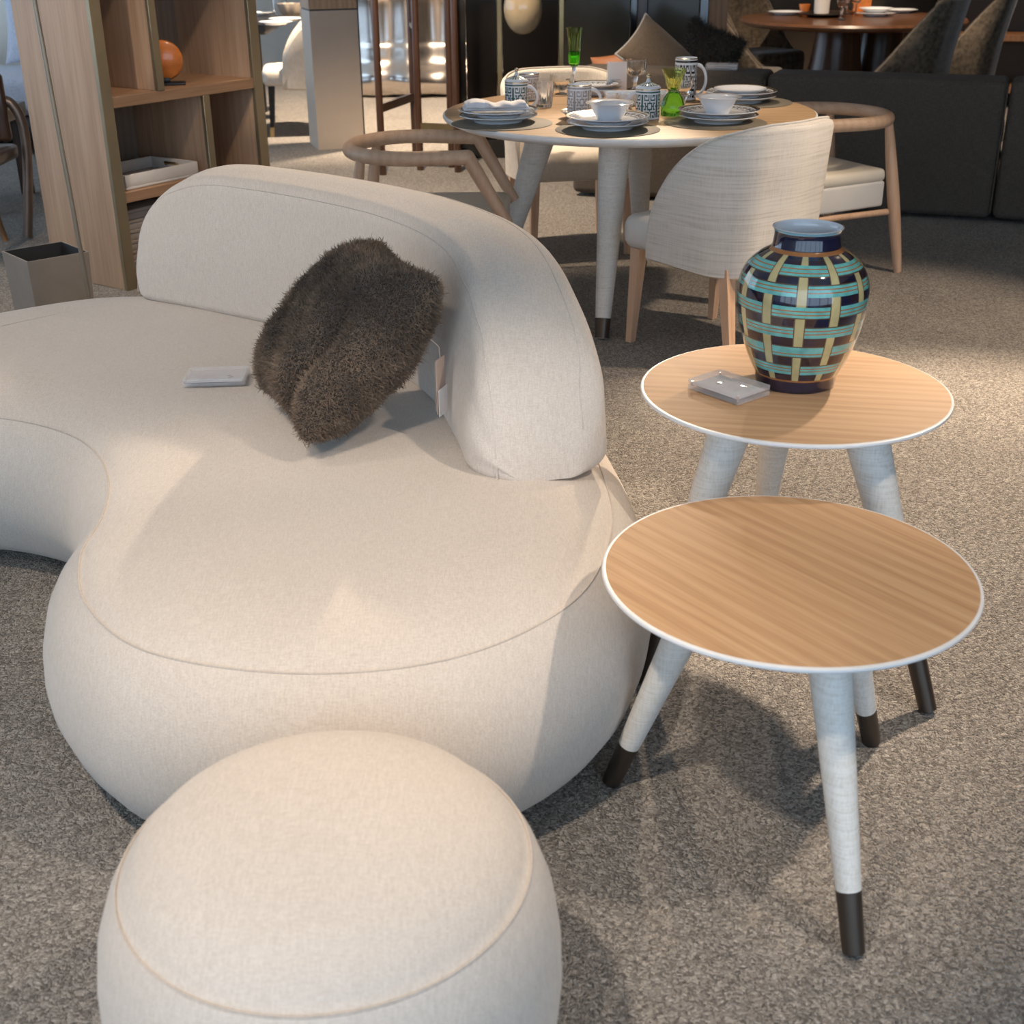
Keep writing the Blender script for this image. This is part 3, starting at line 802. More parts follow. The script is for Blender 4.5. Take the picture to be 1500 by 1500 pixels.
pC = place_setting(890, 187, .150, 'white stacked plates holding the bowl beside two teal mugs', 0)
pR = place_setting(1052, 177, .150, 'white stacked plates holding the bowl near the green glass', 0)
pF = place_setting(1083, 148, .150, 'white stacked plates holding a shallow soup plate', 0)
pB = place_setting(872, 137, .110, 'white stacked plates on the far side of the table', 0)
# napkin
nk = thing('napkin', 'white folded cloth napkin on stacked plates', 'napkin', pL+Vector((-.005, 0, .043)), .10)
for (nm, x0, x1, z0, z1, sh) in (('lower_fold', -.125, .115, 0, .010, 0), ('upper_fold', -.118, .105, .0105, .022, .006)):
    mb = MB(); rings = []
    for k in range(25):
        x = x0+(x1-x0)*k/24; wv = .003*math.sin(k*.9)+.002*math.sin(k*.37)+ (.012*math.exp(-((k-5)/3.)**2) if nm == 'upper_fold' else 0)
        rings.append([(x, -.052-sh, z0), (x, -.056-sh, (z0+z1)/2), (x, -.050-sh, z1+wv), (x, 0, z1+wv*1.4+.002), (x, .05, z1+wv), (x, .054, (z0+z1)/2), (x, .05, z0)])
    mb.loft(rings).build(nm, 'napkin_cloth', nk, 60)
bowl(pC+Vector((.006, .0, .0285)), .087, .060, 'white flared soup bowl beside the two teal mugs')
bowl(pR+Vector((-.005, 0, .0285)), .087, .060, 'white flared soup bowl near the green hourglass glass')
sp_ = thing('soup_plate', 'white shallow soup plate on stacked plates by the armchair', 'plate', pF+Vector((0, 0, .0285)), 0, 'plates on the oak dining table')
plate(.115, 0, None, .6).build('dish', ['porcelain', 'black_print', 'gilt'], sp_, 60)
mug(757, 162, 'lidded white mug with teal fret pattern behind the napkin', 'teal_print', handle=-.25, lid=True)
mug(948, 174, 'lidded white mug with teal fret pattern beside the green hourglass glass', 'teal_print', handle=PI-.2, lid=True, off=.2)
ms = thing('saucer', 'white saucer under the taupe-patterned mug', 'saucer', G(848, 172, DZ+.001), 0)
plate(.070, 0, 'taupe_print', .6).build('dish', ['porcelain', 'taupe_print', 'gilt'], ms, 60)
mug(848, 166, 'open white mug with taupe fret pattern on a saucer', 'taupe_print', handle=.1, p=ms.location+Vector((0, 0, .0098)), off=.1)
mug(1003, 146, 'tall white mug with black fret pattern behind the green glass', 'black_print', h=.165, R=.046, handle=-.1)
mug(775, 146, 'white mug with taupe fret pattern behind the cut-glass tumbler', 'taupe_print', h=.105, R=.042, handle=PI)
# glasses
flu = lambda u, z: .0014*math.sin(u*2*PI*14)
def tumbler(p, R, h): return [(R*.75, 0), (R*.78, .002), (R, h), (R*.95, h), (R*.74, .012), (.002, .010)]
lathe_glass('tumbler', 'clear cut-glass tumbler beside the lidded teal mug and napkin', 'glass', G(797, 156, DZ+.001), tumbler(0, .040, .095), 'crystal', 'clear cut glasses', 84, flu)
lathe_glass('tumbler', 'clear cut-glass tumbler between the taupe and teal mugs', 'glass', G(915, 160, DZ+.001), tumbler(0, .036, .060), 'crystal', 'clear cut glasses', 84, flu)
def goblet(R, h, st, fr):
    return [('foot', [(fr*.2, .007), (fr, .002), (fr, 0), (.002, 0)][::-1], 'crystal'), ('stem', [(.012, .006), (.009, st*.5), (.014, st+.002)], 'crystal'),
            ('bowl', [(.012, st), (R*.8, st+.01), (R, st+(h-st)*.5), (R*.98, h), (R*.94, h), (R*.95, st+(h-st)*.5), (R*.7, st+.018), (.002, st+.012)], 'crystal')]
lathe_glass('goblet', 'clear cut-crystal footed bowl glass behind the bright napkin tray', 'glass', G(929, 131, DZ+.001), None, None, 'clear cut glasses', 84, lambda u, z: .0012*math.sin(u*2*PI*14), goblet(.052, .125, .055, .035))
lathe_glass('goblet', 'clear cut-crystal coupe glass below the tall green flute', 'glass', G(823, 138, DZ+.001), None, None, 'clear cut glasses', 84, lambda u, z: .0012*math.sin(u*2*PI*14), goblet(.052, .080, .018, .03))
lathe_glass('goblet', 'clear stemmed glass beside the black-patterned mug', 'glass', G(1000, 163, DZ+.001), None, None, 'clear cut glasses', 48, None, goblet(.034, .13, .055, .032))
gp = G(842, 131, DZ+.001)
lathe_glass('green_flute', 'tall green flute glass rising behind the taupe-patterned mug', 'glass', gp+Vector((0, .10, 0)), None, None, None, 56, lambda u, z: .0009*math.sin(u*2*PI*10),
            [('foot', [(.002, 0), (.034, 0), (.034, .002), (.006, .008)], 'crystal'), ('stem', [(.006, .007), (.005, .05), (.008, .085)], 'crystal'),
             ('lower_bowl', [(.004, .084), (.018, .088), (.024, .10), (.026, .15), (.022, .15), (.020, .105), (.003, .095)], 'green_glass'),
             ('upper_bowl', [(.026, .1505), (.028, .20), (.033, .238), (.038, .250), (.036, .250), (.030, .235), (.025, .20), (.022, .1505)], 'pale_green_glass')])
gp = G(985, 168, DZ+.001)
lathe_glass('green_hourglass_glass', 'green hourglass-shaped cut glass with deep green foot', 'glass', gp, None, None, None, 56, lambda u, z: .0009*math.sin(u*2*PI*12),
            [('foot', [(.002, 0), (.044, 0), (.046, .004), (.045, .035), (.037, .062), (.024, .078), (.018, .084), (.002, .084)], 'green_glass'),
             ('bowl', [(.014, .0845), (.020, .087), (.028, .105), (.036, .14), (.048, .168), (.046, .168), (.033, .14), (.024, .108), (.010, .094)], 'pale_green_glass')])
# centre tray with bright napkin, sign
tr = thing('serving_tray', 'low white rectangular tray in the middle of the set table', 'tray', G(932, 152, DZ+.001), .03)
MB().rbox((-.13, -.07, 0), (.13, .07, .018), .004, 2).build('base', 'porcelain', tr)
for y in (-.066, .066): MB().rbox((-.13, y-.004, .018), (.13, y+.004, .045), .002, 2).build('side', 'porcelain', tr)
for x in (-.126, .126): MB().rbox((x-.004, -.062, .018), (x+.004, .062, .045), .002, 2).build('end', 'porcelain', tr)
sg = thing('table_sign', 'upright clear acrylic sign with a printed card on the dining table', 'sign', G(903, 134.5, DZ+.001), .15)
MB().rbox((-.045, -.02, 0), (.045, .02, .006), .001, 2).build('foot', 'acrylic', sg)
MB().box((-.045, -.004, .006), (.045, .004, .125)).build('panel', 'acrylic', sg)
MB().box((-.042, -.0060, .010), (.042, -.0045, .122)).build('card', 'paper', sg)
for k in range(4): MB().box((-.030, -.0068, .022+.009*k), (.022-.006*(k % 2), -.0062, .0245+.009*k)).build('print_line', 'print_grey', sg)
ep = G(870, 178, DZ+.001)

# ------------------------------------------------------------------ oak bookcase (local x runs along the front, y towards its back)
bc0 = Vector((-1.655, 5.455, 0)); bcd = Vector((.55, .80, 0)).normalized(); ba = math.atan2(bcd.y, bcd.x)
bk = thing('bookcase', 'tall open oak bookcase with champagne metal front edges', 'bookcase', bc0, ba)
BW, BD, BHH = .92, .50, 2.05
def bpart(nm, lo, hi, mt, r=.002): return MB().rbox(lo, hi, r, 1).build(nm, mt, bk)
bpart('side_panel', (0, .022, 0), (.05, BD, BHH), 'oak_case')
bpart('side_panel', (BW-.05, .022, 0), (BW, BD, BHH), 'oak_case')
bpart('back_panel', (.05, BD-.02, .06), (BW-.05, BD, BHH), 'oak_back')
bpart('front_edge', (-.003, 0, 0), (.053, .0215, BHH), 'champagne')
bpart('front_edge', (BW-.053, 0, 0), (BW+.003, .0215, BHH), 'champagne')
def shelf(x0, x1, z, t=.045): bpart('shelf', (x0, .006, z-t), (x1, BD-.02, z), 'oak_shelf_shaded')
def divider(x, z0, z1):
    dv = bpart('divider', (x, .022, z0), (x+.035, BD-.02, z1), 'oak_case'); MB().rbox((x-.002, .002, z0), (x+.037, .0215, z1), .002, 1).build('divider_edge', 'champagne', dv)
ZA, ZB, ZC = .800, .412, .060
XD2 = .55; XD1 = .30
shelf(.05, BW-.05, ZA); shelf(.05, XD2, ZB); shelf(.05, BW-.05, ZC); shelf(.05, BW-.05, 1.42); shelf(.05, BW-.05, BHH)
divider(XD1, ZA, 1.375); divider(XD2, ZC, ZA-.045)
bpart('plinth', (.05, .03, 0), (BW-.05, BD-.02, ZC-.045), 'champagne')
def bw(x, y, z): return bc0 + Matrix.Rotation(ba, 3, 'Z') @ Vector((x, y, z))
# tray on the shelf
t = thing('leather_tray', 'white leather tray with bronze handle on the bookcase shelf', 'tray', bw(.295, .185, ZB+.001), ba+.02)
MB().rbox((-.21, -.15, 0), (.21, .15, .012), .003, 2).build('base', 'tray_leather', t)
for y in (-.1445, .1445): MB().rbox((-.21, y-.0055, .012), (.21, y+.0055, .062), .003, 2).build('side', 'tray_leather', t)
for x in (-.2045, .2045):
    en = MB().rbox((x-.0055, -.139, .012), (x+.0055, .139, .062), .003, 2).build('end', 'tray_leather', t)
    s = 1 if x < 0 else -1
    MB().tube([(x+s*.008, -.04, .038), (x+s*.02, -.035, .045), (x+s*.02, .035, .045), (x+s*.008, .04, .038)], .006, 8).build('handle', 'brass', en)
# stack of flat grey boxes in the bottom cell
for k in range(6):
    b_ = thing('storage_box', 'flat grey-beige box stacked in the bottom bookcase cell, number %s from the bottom' % ('one', 'two', 'three', 'four', 'five', 'six')[k], 'box', bw(.28, .22, ZC+.001+k*.044), ba, 'flat boxes stacked in the bookcase')
    MB().rbox((-.20, -.16, 0), (.20, .16, .028), .003, 2).build('box_base', 'box_grey', b_)
    MB().rbox((-.203, -.163, .029), (.203, .163, .043), .003, 2).build('lid', 'box_grey', b_)
# orange disc ornament
t = thing('disc_ornament', 'round amber disc standing on a small black base in the bookcase', 'ornament', bw(.475, .15, ZA+.001), ba-.75)
Mx = Matrix.Translation((0, 0, .102)) @ Matrix.Rotation(PI/2, 4, 'X')
MB().lathe([(.002, -.014), (.076, -.012), (.084, -.004), (.084, .004), (.076, .012), (.002, .014)], 64, M=Mx).build('disc', 'orange_glass', t, 60)
MB().rbox((-.055, -.045, 0), (.085, .045, .010), .003, 2).build('base', 'black_satin', t)
MB().rbox((-.022, -.022, .010), (.022, .022, .030), .004, 2).build('holder', 'black_satin', t)

# ------------------------------------------------------------------ metal bin and floor-lamp pole
bq = D(40, 384, 4.98); z_b = .32
b0 = G(14, 384, z_b); b1 = G(77, 380, z_b); b2 = G(123, 365, z_b)
bi = thing('metal_bin', 'square taupe metal waste bin with dark inside beside the bookcase', 'bin', (b1.x-.07, b1.y+.13, 0), .72)
w0, w1 = .110, .12
def sqr(h, z): return [(-h, -h, z), (h, -h, z), (h, h, z), (-h, h, z)]
MB().loft([sqr(w0, .002), sqr(w1, z_b), sqr(w1-.006, z_b)], True, False).build('shell', 'taupe_metal', bi)
MB().loft([sqr(w1-.0065, z_b-.0005), sqr(w0-.006, .01)], False, True).build('lining', 'dark_inside', bi)
pt = D(50, -10, 4.6); pb = G(133, 440, .0); 
q0 = D(131, 440, 4.72)
fl = thing('floor_lamp', 'slim champagne metal lamp pole leaning beside the bookcase', 'floor lamp', (q0.x, q0.y, 0))
A = Vector((0, 0, .02)); dirv = (D(50, 0, 4.62)-D(131, 436, 4.72))
A0 = D(131, 436, 4.72)-Vector((q0.x, q0.y, 0)); B0 = A0+dirv
kk = (A0.z-.02)/dirv.z; Abase = A0-dirv*kk; Btop = A0+dirv*1.55
MB().tube([Abase, A0, B0, Btop], .0085, 12).build('pole', 'pole_metal', fl)
MB().lathe([(.002, 0), (.13, 0), (.13, .016), (.125, .02), (.002, .022)], 48, (Abase.x, Abase.y, 0)).build('base', 'pole_metal', fl, 50)
MB().lathe([(.05, .0), (.16, -.16), (.157, -.16), (.047, -.002)], 48, tuple(Btop+Vector((0, 0, .05))), cap0=False, cap1=False).build('shade', 'white_lacquer', fl, 50)

# ------------------------------------------------------------------ far left: metal-tube chair, dark desk, daybed
tc = thing('tube_frame_chair', 'dark bronze bent-tube chair beside the bookcase', 'chair', (-2.56, 6.25, 0), 0)
P = spline([(.02, -.02, .0), (.05, -.0, .20), (.075, .02, .45), (.06, .02, .60), (-.02, .02, .665), (-.30, .02, .67), (-.38, .02, .60), (-.40, .02, .45), (-.42, .0, 0)], 8)
for y in (0, .5):
    MB().tube([(p[0]+.10, p[1]+y-.25, p[2]+.012) for p in P], .024, 14).build('side_frame', 'bronze_tube', tc, 60)
MB().rbox((-.36, -.24, .40), (.14, .26, .47), .02, 3).build('seat', 'walnut', tc)
MB().rbox((-.36, .22, .48), (.12, .27, .80), .02, 3).build('backrest', 'walnut', tc)
MB().tube([(-.05, .18, .38), (.02, .20, .0)], [.022, .014], 10).build('leg', 'teak', tc)
dk = thing('dark_desk', 'dark brown desk behind the tube-frame chair', 'desk', (-3.25, 7.4, 0))
MB().rbox((-.6, -.35, .44), (.45, .35, .52), .006, 2).build('top', 'walnut', dk)
for sx in (-.55, .40):
    for sy in (-.3, .3): MB().box((sx-.03, sy-.03, 0), (sx+.03, sy+.03, .44)).build('leg', 'walnut', dk)
db = thing('daybed', 'grey-blue upholstered daybed with dark base near the side windows', 'bed', (-3.9, 9.6, 0))
MB().rbox((-1.0, -.5, .10), (.8, .5, .25), .01, 2).build('base', 'black_satin', db)
MB().rbox((-1.0, -.5, .255), (.8, .5, .50), .07, 4).build('mattress', 'blue_bedding', db, 60)
for k, x in enumerate((-.7, -.05, .5)):
    cu2 = thing('bed_cushion', ('pale grey cushion at the window end of the daybed', 'pale grey cushion in the middle of the daybed', 'pale grey cushion at the room end of the daybed')[k], 'cushion', (-3.9+x, 9.92, .66), 0, 'cushions on the daybed')
    V, Fc = cushion_grid(.5, .18, 16); mb = MB(); mb.add([(a, c*.6, b) for a, b, c in V], Fc); mb.build('cover', 'blue_bedding', cu2, 80)
    cu2.rotation_euler = (-.35, 0, 0); cu2.location.z = .76

# ------------------------------------------------------------------ beige pillar
pl_ = bpy.data.objects.new('trim_2', None); COL.objects.link(pl_); struct(pl_)
P0 = G(467, 220); P1 = G(523, 206); ang = math.atan2(P1.y-P0.y, P1.x-P0.x); W_ = (P1-P0).length
P1 = P0+Vector((.31, .10, 0)); ang = math.atan2(.10, .31); W_ = .325
pl_.location = P0; pl_.rotation_euler = (0, 0, ang)
MB().box((0, 0, 0), (W_, .35, .905)).build('lower_panel', 'pillar_paint', pl_)
MB().box((.006, .006, .905), (W_-.006, .34, .915)).build('shadow_gap', 'frame_dark', pl_)
MB().box((0, 0, .915), (W_, .35, RH)).build('upper_panel', 'oak_case', pl_)
MB().box((W_+.001, .002, 0), (W_+.010, .35, RH)).build('edge_strip', 'frame_dark', pl_)

# ------------------------------------------------------------------ cream chair and black table beyond the pillar
dining_chair('dining_chair', 'cream upholstered dining chair with black gold-tipped legs by the pillar', (-1.55, 10.05), PI/2+.15, 'cream_chair_fabric', 'cream_chair_fabric', 'black_satin', .26, .90, 'brass')
bt_ = thing('black_table', 'black dining table behind the beige pillar set with plates', 'table', (-2.66, 10.75, 0))
MB().rbox((-.85, -.55, .68), (.85, .55, .75), .01, 2).build('top', 'black_satin', bt_)
for sx in (-.7, .58):
    for sy in (-.42, .42): MB().tube([(sx, sy, .68), (sx*1.05, sy*1.05, 0)], [.055, .03], 12).build('leg', 'black_satin', bt_)
for k, (px, py, R_) in enumerate(((419, 31, .14), (404, 36, .13), (384, 22, .12))):
    p = G(px, py, .752); o = thing('dinner_plate', ('large cream plate on the black table beside the cream chair', 'cream plate on the black table edge', 'stacked cream plate on the black table by the bookcase')[k], 'plate', p)
    plate(R_, 0).build('dish', ['porcelain', 'black_print', 'gilt'], o, 60)
st_ = thing('black_stool', 'black upholstered stool with gold-tipped legs behind the bookcase', 'stool', (-2.08, 9.9, 0))
MB().rbox((-.22, -.2, .30), (.22, .2, .45), .03, 3).build('seat', 'black_satin', st_)
for sx in (-1, 1):
    for sy in (-1, 1):
        lg = MB().tube([(sx*.16, sy*.15, .31), (sx*.19, sy*.18, .075)], [.022, .014], 10).build('leg', 'black_satin', st_)
        MB().tube([(sx*.19, sy*.18, .075), (sx*.2, sy*.19, .002)], [.0145, .011], 10).build('leg_tip', 'brass', lg)
gv = thing('glass_vase', 'tall clear glass vase on the black table behind the pillar', 'vase', G(411, 22.5, .752))
MB().lathe([(.002, .006), (.05, .004), (.06, .10), (.045, .22), (.03, .30), (.045, .42), (.043, .42), (.027, .30), (.042, .22), (.056, .10), (.047, .01), (.002, .011)], 40).build('body', 'crystal', gv, 60)
bw_ = thing('grey_bowl', 'dark grey ruffled bowl on the black table', 'bowl', G(428, 26.5, .752))
MB().lathe([(.002, 0), (.05, 0), (.10, .05), (.11, .11), (.105, .11), (.09, .05), (.04, .01), (.002, .01)], 48, flute=lambda u, z: .01*math.sin(u*2*PI*9)*z/.11).build('body', 'taupe_metal', bw_, 60)

# ------------------------------------------------------------------ polished steel bulging column, far
sc_ = thing('steel_screen', 'tall polished steel screen with rippled bulging foot behind the walnut rack', 'screen', (-.95, 12.35, 0))
rings = []
for z, o in ((0, .0), (.02, .10), (.10, .17), (.20, .16), (.30, .08), (.42, .05), (.50, .03), (.80, .02), (.95, .05), (1.05, .0), (1.3, 0), (2.2, .05), (2.8, 0)):
    r_ = []
    for k in range(41):
        u = k/40*2-1; x = u*.75; y = -(.22*math.cos(u*1.3)) - o*(1+.25*math.sin(u*5+z*3)) - .02*math.sin(u*14); r_.append((x, y, z))
    rings.append(r_ + [(.75, .25, z), (-.75, .25, z)])
rr_ = np.array(rings); zz = spline([r[:].reshape(-1) for r in rr_], 5).reshape(-1, 43, 3)
MB().loft([[tuple(p) for p in r] for r in zz]).build('sheet', 'steel', sc_, 60)

# ------------------------------------------------------------------ walnut and brass rack
rk = thing('walnut_rack', 'slender walnut rack with brass crossbars in front of black panels', 'rack')
rk.location = (G(612, 240).x, G(612, 240).y, 0)
def rl(px, py): g = G(px, py); return Vector((g.x-rk.location.x, g.y-rk.location.y, 0))
posts = [rl(561, 256), rl(609, 233), rl(616, 249), rl(671, 252), rl(662, 245)]
for p in posts: MB().tube([p, p+Vector((0, 0, 2.1))], .022, 12).build('post', 'walnut', rk)
def bar(a, b, z, h, mt):
    d = (b-a); L = d.length; M = Matrix.Translation(a+Vector((0, 0, z))) @ rotz(math.atan2(d.y, d.x)); MB().box((0, -.012, -h/2), (L, .012, h/2), M).build('crossbar', mt, rk)
za = D(585, 163, 8.3).z
bar(posts[0], posts[1], .40, .05, 'walnut'); bar(posts[2], posts[3], .27, .045, 'brass'); bar(posts[0], posts[1], 1.9, .05, 'walnut'); bar(posts[2], posts[3], 1.9, .045, 'brass')
bar(posts[0], posts[2], 1.95, .04, 'walnut'); bar(posts[1], posts[2], .85, .03, 'walnut')

# ------------------------------------------------------------------ dark glass partition behind the dining table
pa = G(648, 231); pw = bpy.data.objects.new('wall_partition', None); COL.objects.link(pw); struct(pw)
pa = Vector((-.37, 8.80, 0)); pw.location = pa; pw.rotation_euler = (0, 0, .02)
def wp(x0, x1, z0, z1, y0, y1, nm, mt): return MB().rbox((x0, y0, z0), (x1, y1, z1), .003, 1).build(nm, mt, pw)
wp(0, .10, 0, 2.6, -.02, .25, 'corner_post', 'black_lacquer')
wp(.103, .30, 0, 2.6, .0, .05, 'panel', 'smoked_panel'); wp(.303, .335, 0, 2.6, -.006, .05, 'strip', 'brass')
wp(.338, .70, 0, 2.6, .0, .05, 'panel', 'smoked_panel'); wp(.703, .735, 0, 2.6, -.006, .05, 'strip', 'brass')
wp(.738, 1.16, 0, 2.6, .0, .05, 'panel', 'grey_panel'); wp(1.163, 1.205, 0, 2.6, -.01, .06, 'strip', 'black_lacquer')
wp(1.208, 1.27, 0, 2.6, -.015, .07, 'post', 'walnut'); wp(1.273, 1.607, 0, 2.6, 0, .05, 'panel', 'grey_panel'); wp(1.61, 1.665, 0, 2.6, -.01, .06, 'strip', 'black_lacquer')
wp(1.668, 1.79, 0, 2.6, -.01, .07, 'post', 'teak')
wp(0, 1.2, 0, .12, -.03, -.021, 'kickboard', 'black_lacquer')
gl = thing('globe_pendant', 'smoky glass globe pendant in front of the black panels', 'pendant lamp', D(766, 12, 8.2))
MB().lathe([(.115*math.sin(PI*k/24)+.001, -.15*math.cos(PI*k/24)) for k in range(25)], 48).build('globe', 'amber_shade', gl, 60)
MB().tube([(0, 0, .15), (0, 0, RH-gl.location.z)], .004, 8).build('rod', 'brass', gl)

# ------------------------------------------------------------------ long dark sofa seen from behind
u_ = Vector((.934, -.357, 0)); sA = Vector((1.743, 6.928, 0)); sang = math.atan2(u_.y, u_.x)
ls = thing('sectional_sofa', 'long low charcoal-brown sectional sofa seen from behind', 'sofa', sA, sang)
for (x0, x1) in ((-1.48, -.415), (-.405, .795), (.805, 2.0)):
    MB().rbox((x0, .0, .02), (x1, .30, .700), .035, 5).build('back_module', 'dark_sofa_fabric', ls, 60)
    MB().rbox((x0, .305, .02), (x1, 1.05, .24), .02, 3).build('seat_base', 'dark_sofa_fabric', ls, 60)
    MB().rbox((x0, .305, .245), (x1, 1.05, .42), .05, 4).build('seat_cushion', 'dark_sofa_fabric', ls, 60)
    o = MB().tube([(x1-.002, -.001, .05), (x1-.002, -.001, .67)], .004, 6).build('welt', 'dark_sofa_fabric', ls)
def lw(x, y, z): return sA + rotz(sang).to_3x3() @ Vector((x, y, z))
# cushions on it
c1 = thing('taupe_cushion', 'taupe cushion with silver piping standing on the dark sofa', 'cushion', (0, 0, 0), 0, 'cushions on the dark sofa')
CS = .40
V, Fc = cushion_grid(CS, .15, 24, 2.6, 0); mb = MB(); mb.add(V, Fc); mb.build('cover', 'taupe_cushion', c1, 80)
n_ = 24; edge = [(-math.cos(PI*i/n_), -1) for i in range(n_)]+[(1, -math.cos(PI*i/n_)) for i in range(n_)]+[(math.cos(PI*i/n_), 1) for i in range(n_)]+[(-1, math.cos(PI*i/n_)) for i in range(n_)]
MB().tube([(a*CS/2*(1-.10*(1-b*b)*abs(a)**3), b*CS/2*(1-.10*(1-a*a)*abs(b)**3), 0) for a, b in edge], .006, 8, closed=True).build('piping', 'silver_piping', c1, 60)
Lx = u_; Ly = Vector((.357, .934, 0)); Lz = Vector((0, 0, 1))
def put(o, pos, rot, lean, turn=0.):
    nrm_ = (-Ly*math.cos(lean)+Lz*math.sin(lean)); nrm_ = Matrix.Rotation(turn, 3, 'Z') @ nrm_
    ax = Lz.cross(nrm_).normalized(); up = nrm_.cross(ax)
    ex = ax*math.cos(rot)+up*math.sin(rot); ey = nrm_.cross(ex); place(o, pos, ex, ey, nrm_)
ex = Vector((.76, -.08, -.64)).normalized(); ey = Vector((.42, .72, .52)); ey = (ey-ex*ey.dot(ex)).normalized(); ez = ex.cross(ey)
if ez.y > 0: ex = -ex; ez = -ez
place(c1, D(962, 84, 7.80), ex, ey, ez)
c2 = thing('dark_fur_cushion', 'dark brown shaggy fur cushion lying on the dark sofa', 'cushion', (0, 0, 0), 0, 'cushions on the dark sofa')
V, Fc = cushion_grid(.36, .15, 20); mb = MB(); mb.add(V, Fc); bo = mb.build('cushion_body', 'cushion_skin', c2, 80)
sp2, sn2 = fur_samples(bo.data, 9000); fur(c2, sp2, sn2, 9000, .032, .0018, 'dark_fur', seed=4)
put(c2, lw(-.92, .84, .685), -.35, .15)
c3 = thing('orange_cushion', 'burnt orange leather cushion on the dark sofa behind the acrylic sign', 'cushion', (0, 0, 0), 0, 'cushions on the dark sofa')
V, Fc = cushion_grid(.30, .10, 16); mb = MB(); mb.add(V, Fc); mb.build('cover', 'orange_leather', c3, 80)
put(c3, lw(-1.40, .62, .585), .22, .1)
acrylic('acrylic_sign_holder', 'clear acrylic sign holder on top of the dark sofa back', lw(-.68, .15, .7015), sang+.15, .17, .11, .03)

# ------------------------------------------------------------------ walnut dining table with velvet chairs
T2 = (2.60, 10.32); T2R = .84
t2 = thing('walnut_table', 'round walnut dining table on a thick conical pedestal', 'table', (*T2, 0))
MB().lathe([(.004, .705), (T2R-.05, .705), (T2R-.01, .722), (T2R, .738), (T2R-.012, .755), (.004, .757)], 96).build('top', 'walnut_top', t2, 50)
MB().lathe([(.30, 0), (.28, .04), (.19, .45), (.16, .705)], 48, (-.12, -.10, 0)).build('pedestal', 'walnut', t2, 50)
MB().lathe([(.30, 0), (.28, .04), (.19, .45), (.16, .70)], 48, (.28, .18, 0)).build('pedestal', 'walnut', t2, 50)
def velvet_chair(label, loc, rz):
    t = thing('velvet_chair', label, 'chair', (*loc, 0), rz, 'dark velvet dining chairs')
    MB().rbox((-.27, -.20, .30), (.27, .29, .48), .05, 4).build('seat', 'velvet', t, 60)
    P, L = shell_path(.285, .20, .12, 64)
    tn = np.gradient(P, axis=0); tn /= np.linalg.norm(tn, axis=1)[:, None]; nr = np.stack([tn[:, 1], -tn[:, 0]], 1)
    rings = []
    for k, (p, n) in enumerate(zip(P, nr)):
        s = L*k/63; e = min(s, L-s); x = min(e/.46, 1); f = x*x*(3-2*x)
        zt = .46+.53*f; zb = .30; th = .06*(.4+.6*se(e/.06, 2)); r = th/2; rg = []
        for (o, z) in ((0, zb), (0, zb+(zt-zb)*.5), (0, zt-r), (.3*r, zt-.3*r), (r, zt), (1.7*r, zt-.3*r), (th, zt-r), (th, zb+(zt-zb)*.5), (th, zb)):
            q = p-n*o + np.array([0, -1])*.10*max(0, (z-.46)/.48); rg.append((q[0], q[1], z))
        rings.append(rg)
    bs = MB().loft(rings).build('back_shell', 'velvet', t, 60)
    MB().tube([Vector(r[4])+Vector((0, 0, .001)) for r in rings], .005, 8).build('edge_piping', 'velvet', bs)
    for sx in (-1, 1):
        for sy in (-1, 1): MB().tube([(sx*.21, sy*.19+.03, .31), (sx*.23, sy*.22+.02, .002)], [.028, .016], 10).build('leg', 'black_satin', t)
    return t
for (lx, ly, ra, lab) in ((1.66, 9.42, -PI/2-.12, 'dark brown velvet chair nearest the brass-trimmed partition'), (2.02, 10.95, PI+.62, 'dark brown velvet chair on the far side of the walnut table'),
                     (2.56, 8.85, 1.02, 'dark brown velvet chair with its back to the charcoal sofa'), (3.14, 9.55, 1.15, 'dark brown velvet chair by the orange wood shelving')):
    velvet_chair(lab, (lx, ly), ra)
def tw(px, py, Y): p = G(px, py, .759); return p
for k, (px, py, R_, lab) in enumerate(((1150, 21, .14, 'cream plate on the walnut table by the partition-side chair'), (1282, 23, .15, 'white plate on the walnut table behind the sofa-side chair'), (1318, 18, .14, 'white plate on the walnut table near the orange wood shelving'))):
    o = thing('dinner_plate', lab, 'plate', G(px, py, .759), 0, 'plates on the walnut table')
    plate(R_, 0).build('dish', ['porcelain', 'black_print', 'gilt'], o, 60)
o = thing('soup_bowl', 'white soup bowl stacked on the plate behind the sofa-side chair', 'bowl', G(1282, 23, .759)+Vector((0, 0, .01)), 0)
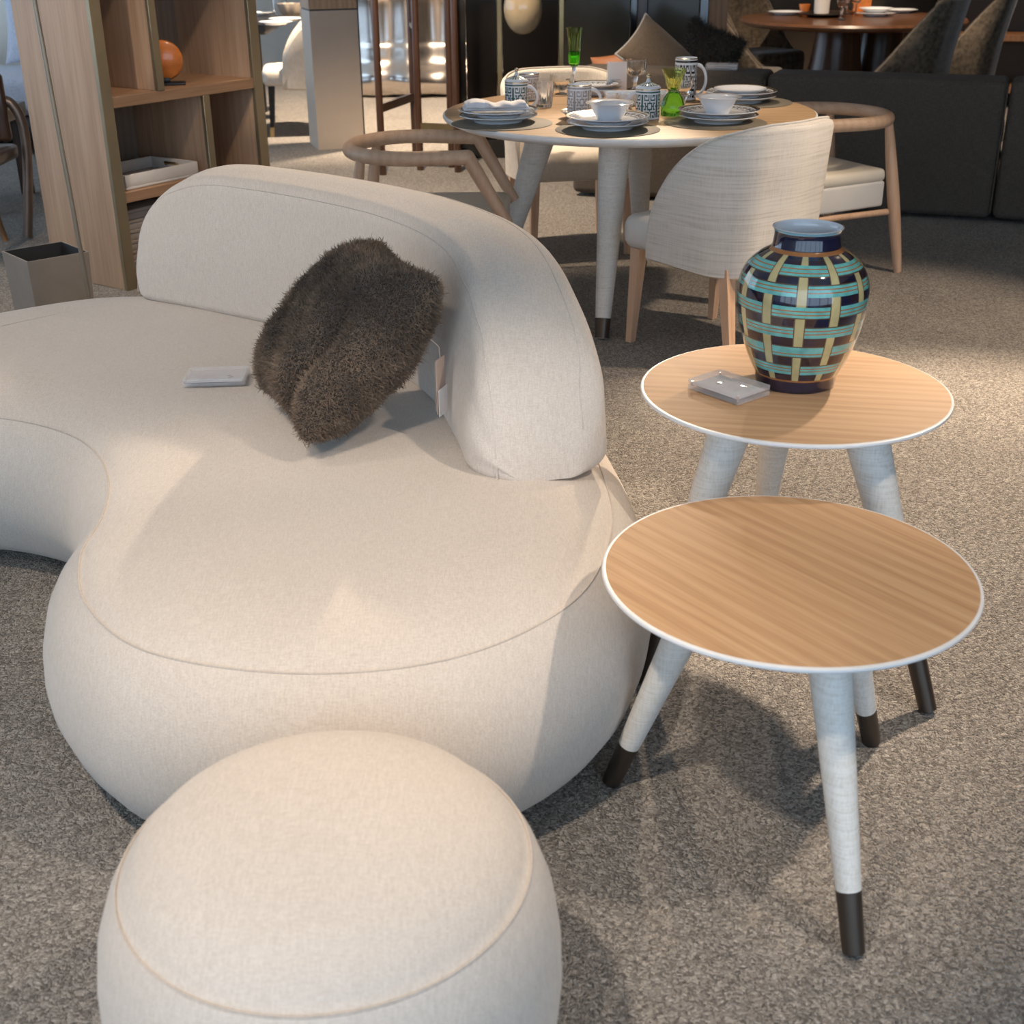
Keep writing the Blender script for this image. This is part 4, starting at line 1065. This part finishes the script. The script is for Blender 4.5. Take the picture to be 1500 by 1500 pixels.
MB().lathe([(.002, 0), (.06, 0), (.10, .035), (.13, .045), (.128, .047), (.09, .036), (.05, .008), (.002, .007)], 48).build('bowl_body', 'porcelain', o, 60)
o = thing('dark_charger', 'dark bronze charger plate on the walnut table', 'plate', G(1205, 24, .759))
plate(.19, 0).build('dish', ['bronze', 'black_print', 'gilt'], o, 60)
o = thing('ribbed_tumbler', 'pale ribbed tumbler standing on the dark bronze charger', 'glass', G(1203, 20, .775))
MB().lathe([(.045, 0), (.055, .002), (.058, .13), (.054, .13), (.05, .01), (.002, .01)], 96, flute=lambda u, z: .002*math.sin(u*2*PI*20)).build('body', 'tray_leather', o, 60)
o = thing('orange_cup', 'small orange cup on the walnut table by the partition-side plate', 'cup', G(1178, 20, .759))
MB().lathe([(.03, 0), (.032, .002), (.045, .07), (.042, .07), (.028, .008), (.002, .008)], 40).build('body', 'orange_glass', o, 60)
for k, (px, py) in enumerate(((1232, 29), (1241, 20.5), (1252, 22))):
    lathe_glass('wine_glass', ('clear wine glass on the walnut table next to the bronze charger', 'clear wine glass on the walnut table before the orange card stand', 'clear wine glass on the walnut table next to the white soup bowl')[k], 'glass', G(px, py, .759), None, None, 'wine glasses', 36, None, goblet(.04, .17, .08, .036))
o = thing('card_stand', 'orange card stand on the walnut table', 'sign', G(1262, 18.5, .759))
MB().box((-.07, -.005, 0), (.07, .005, .16)).build('card', 'orange_glass', o); MB().box((-.07, -.005, 0), (.07, .10, .006)).build('foot', 'orange_glass', o)

# ------------------------------------------------------------------ orange wood shelving at far right
sh = thing('wood_shelving', 'warm teak open shelving unit behind the velvet chairs', 'shelving', (3.5, 11.1, 0), -.25)
for x in (0, .95, 1.9): MB().rbox((x, 0, 0), (x+.06, .40, 2.4), .003, 1).build('upright', 'teak', sh)
for z in (.12, .52, .98, 1.5, 2.0): MB().rbox((.0, .005, z), (1.96, .395, z+.05), .003, 1).build('shelf', 'teak', sh)
MB().box((.0, .395, 0), (1.96, .41, 2.4)).build('back_panel', 'wall_dark', sh)
struct(MB().box((1.68, 12.0, 0), (RX1, 12.15, RH)).build('wall_screen', 'wall_dark'))
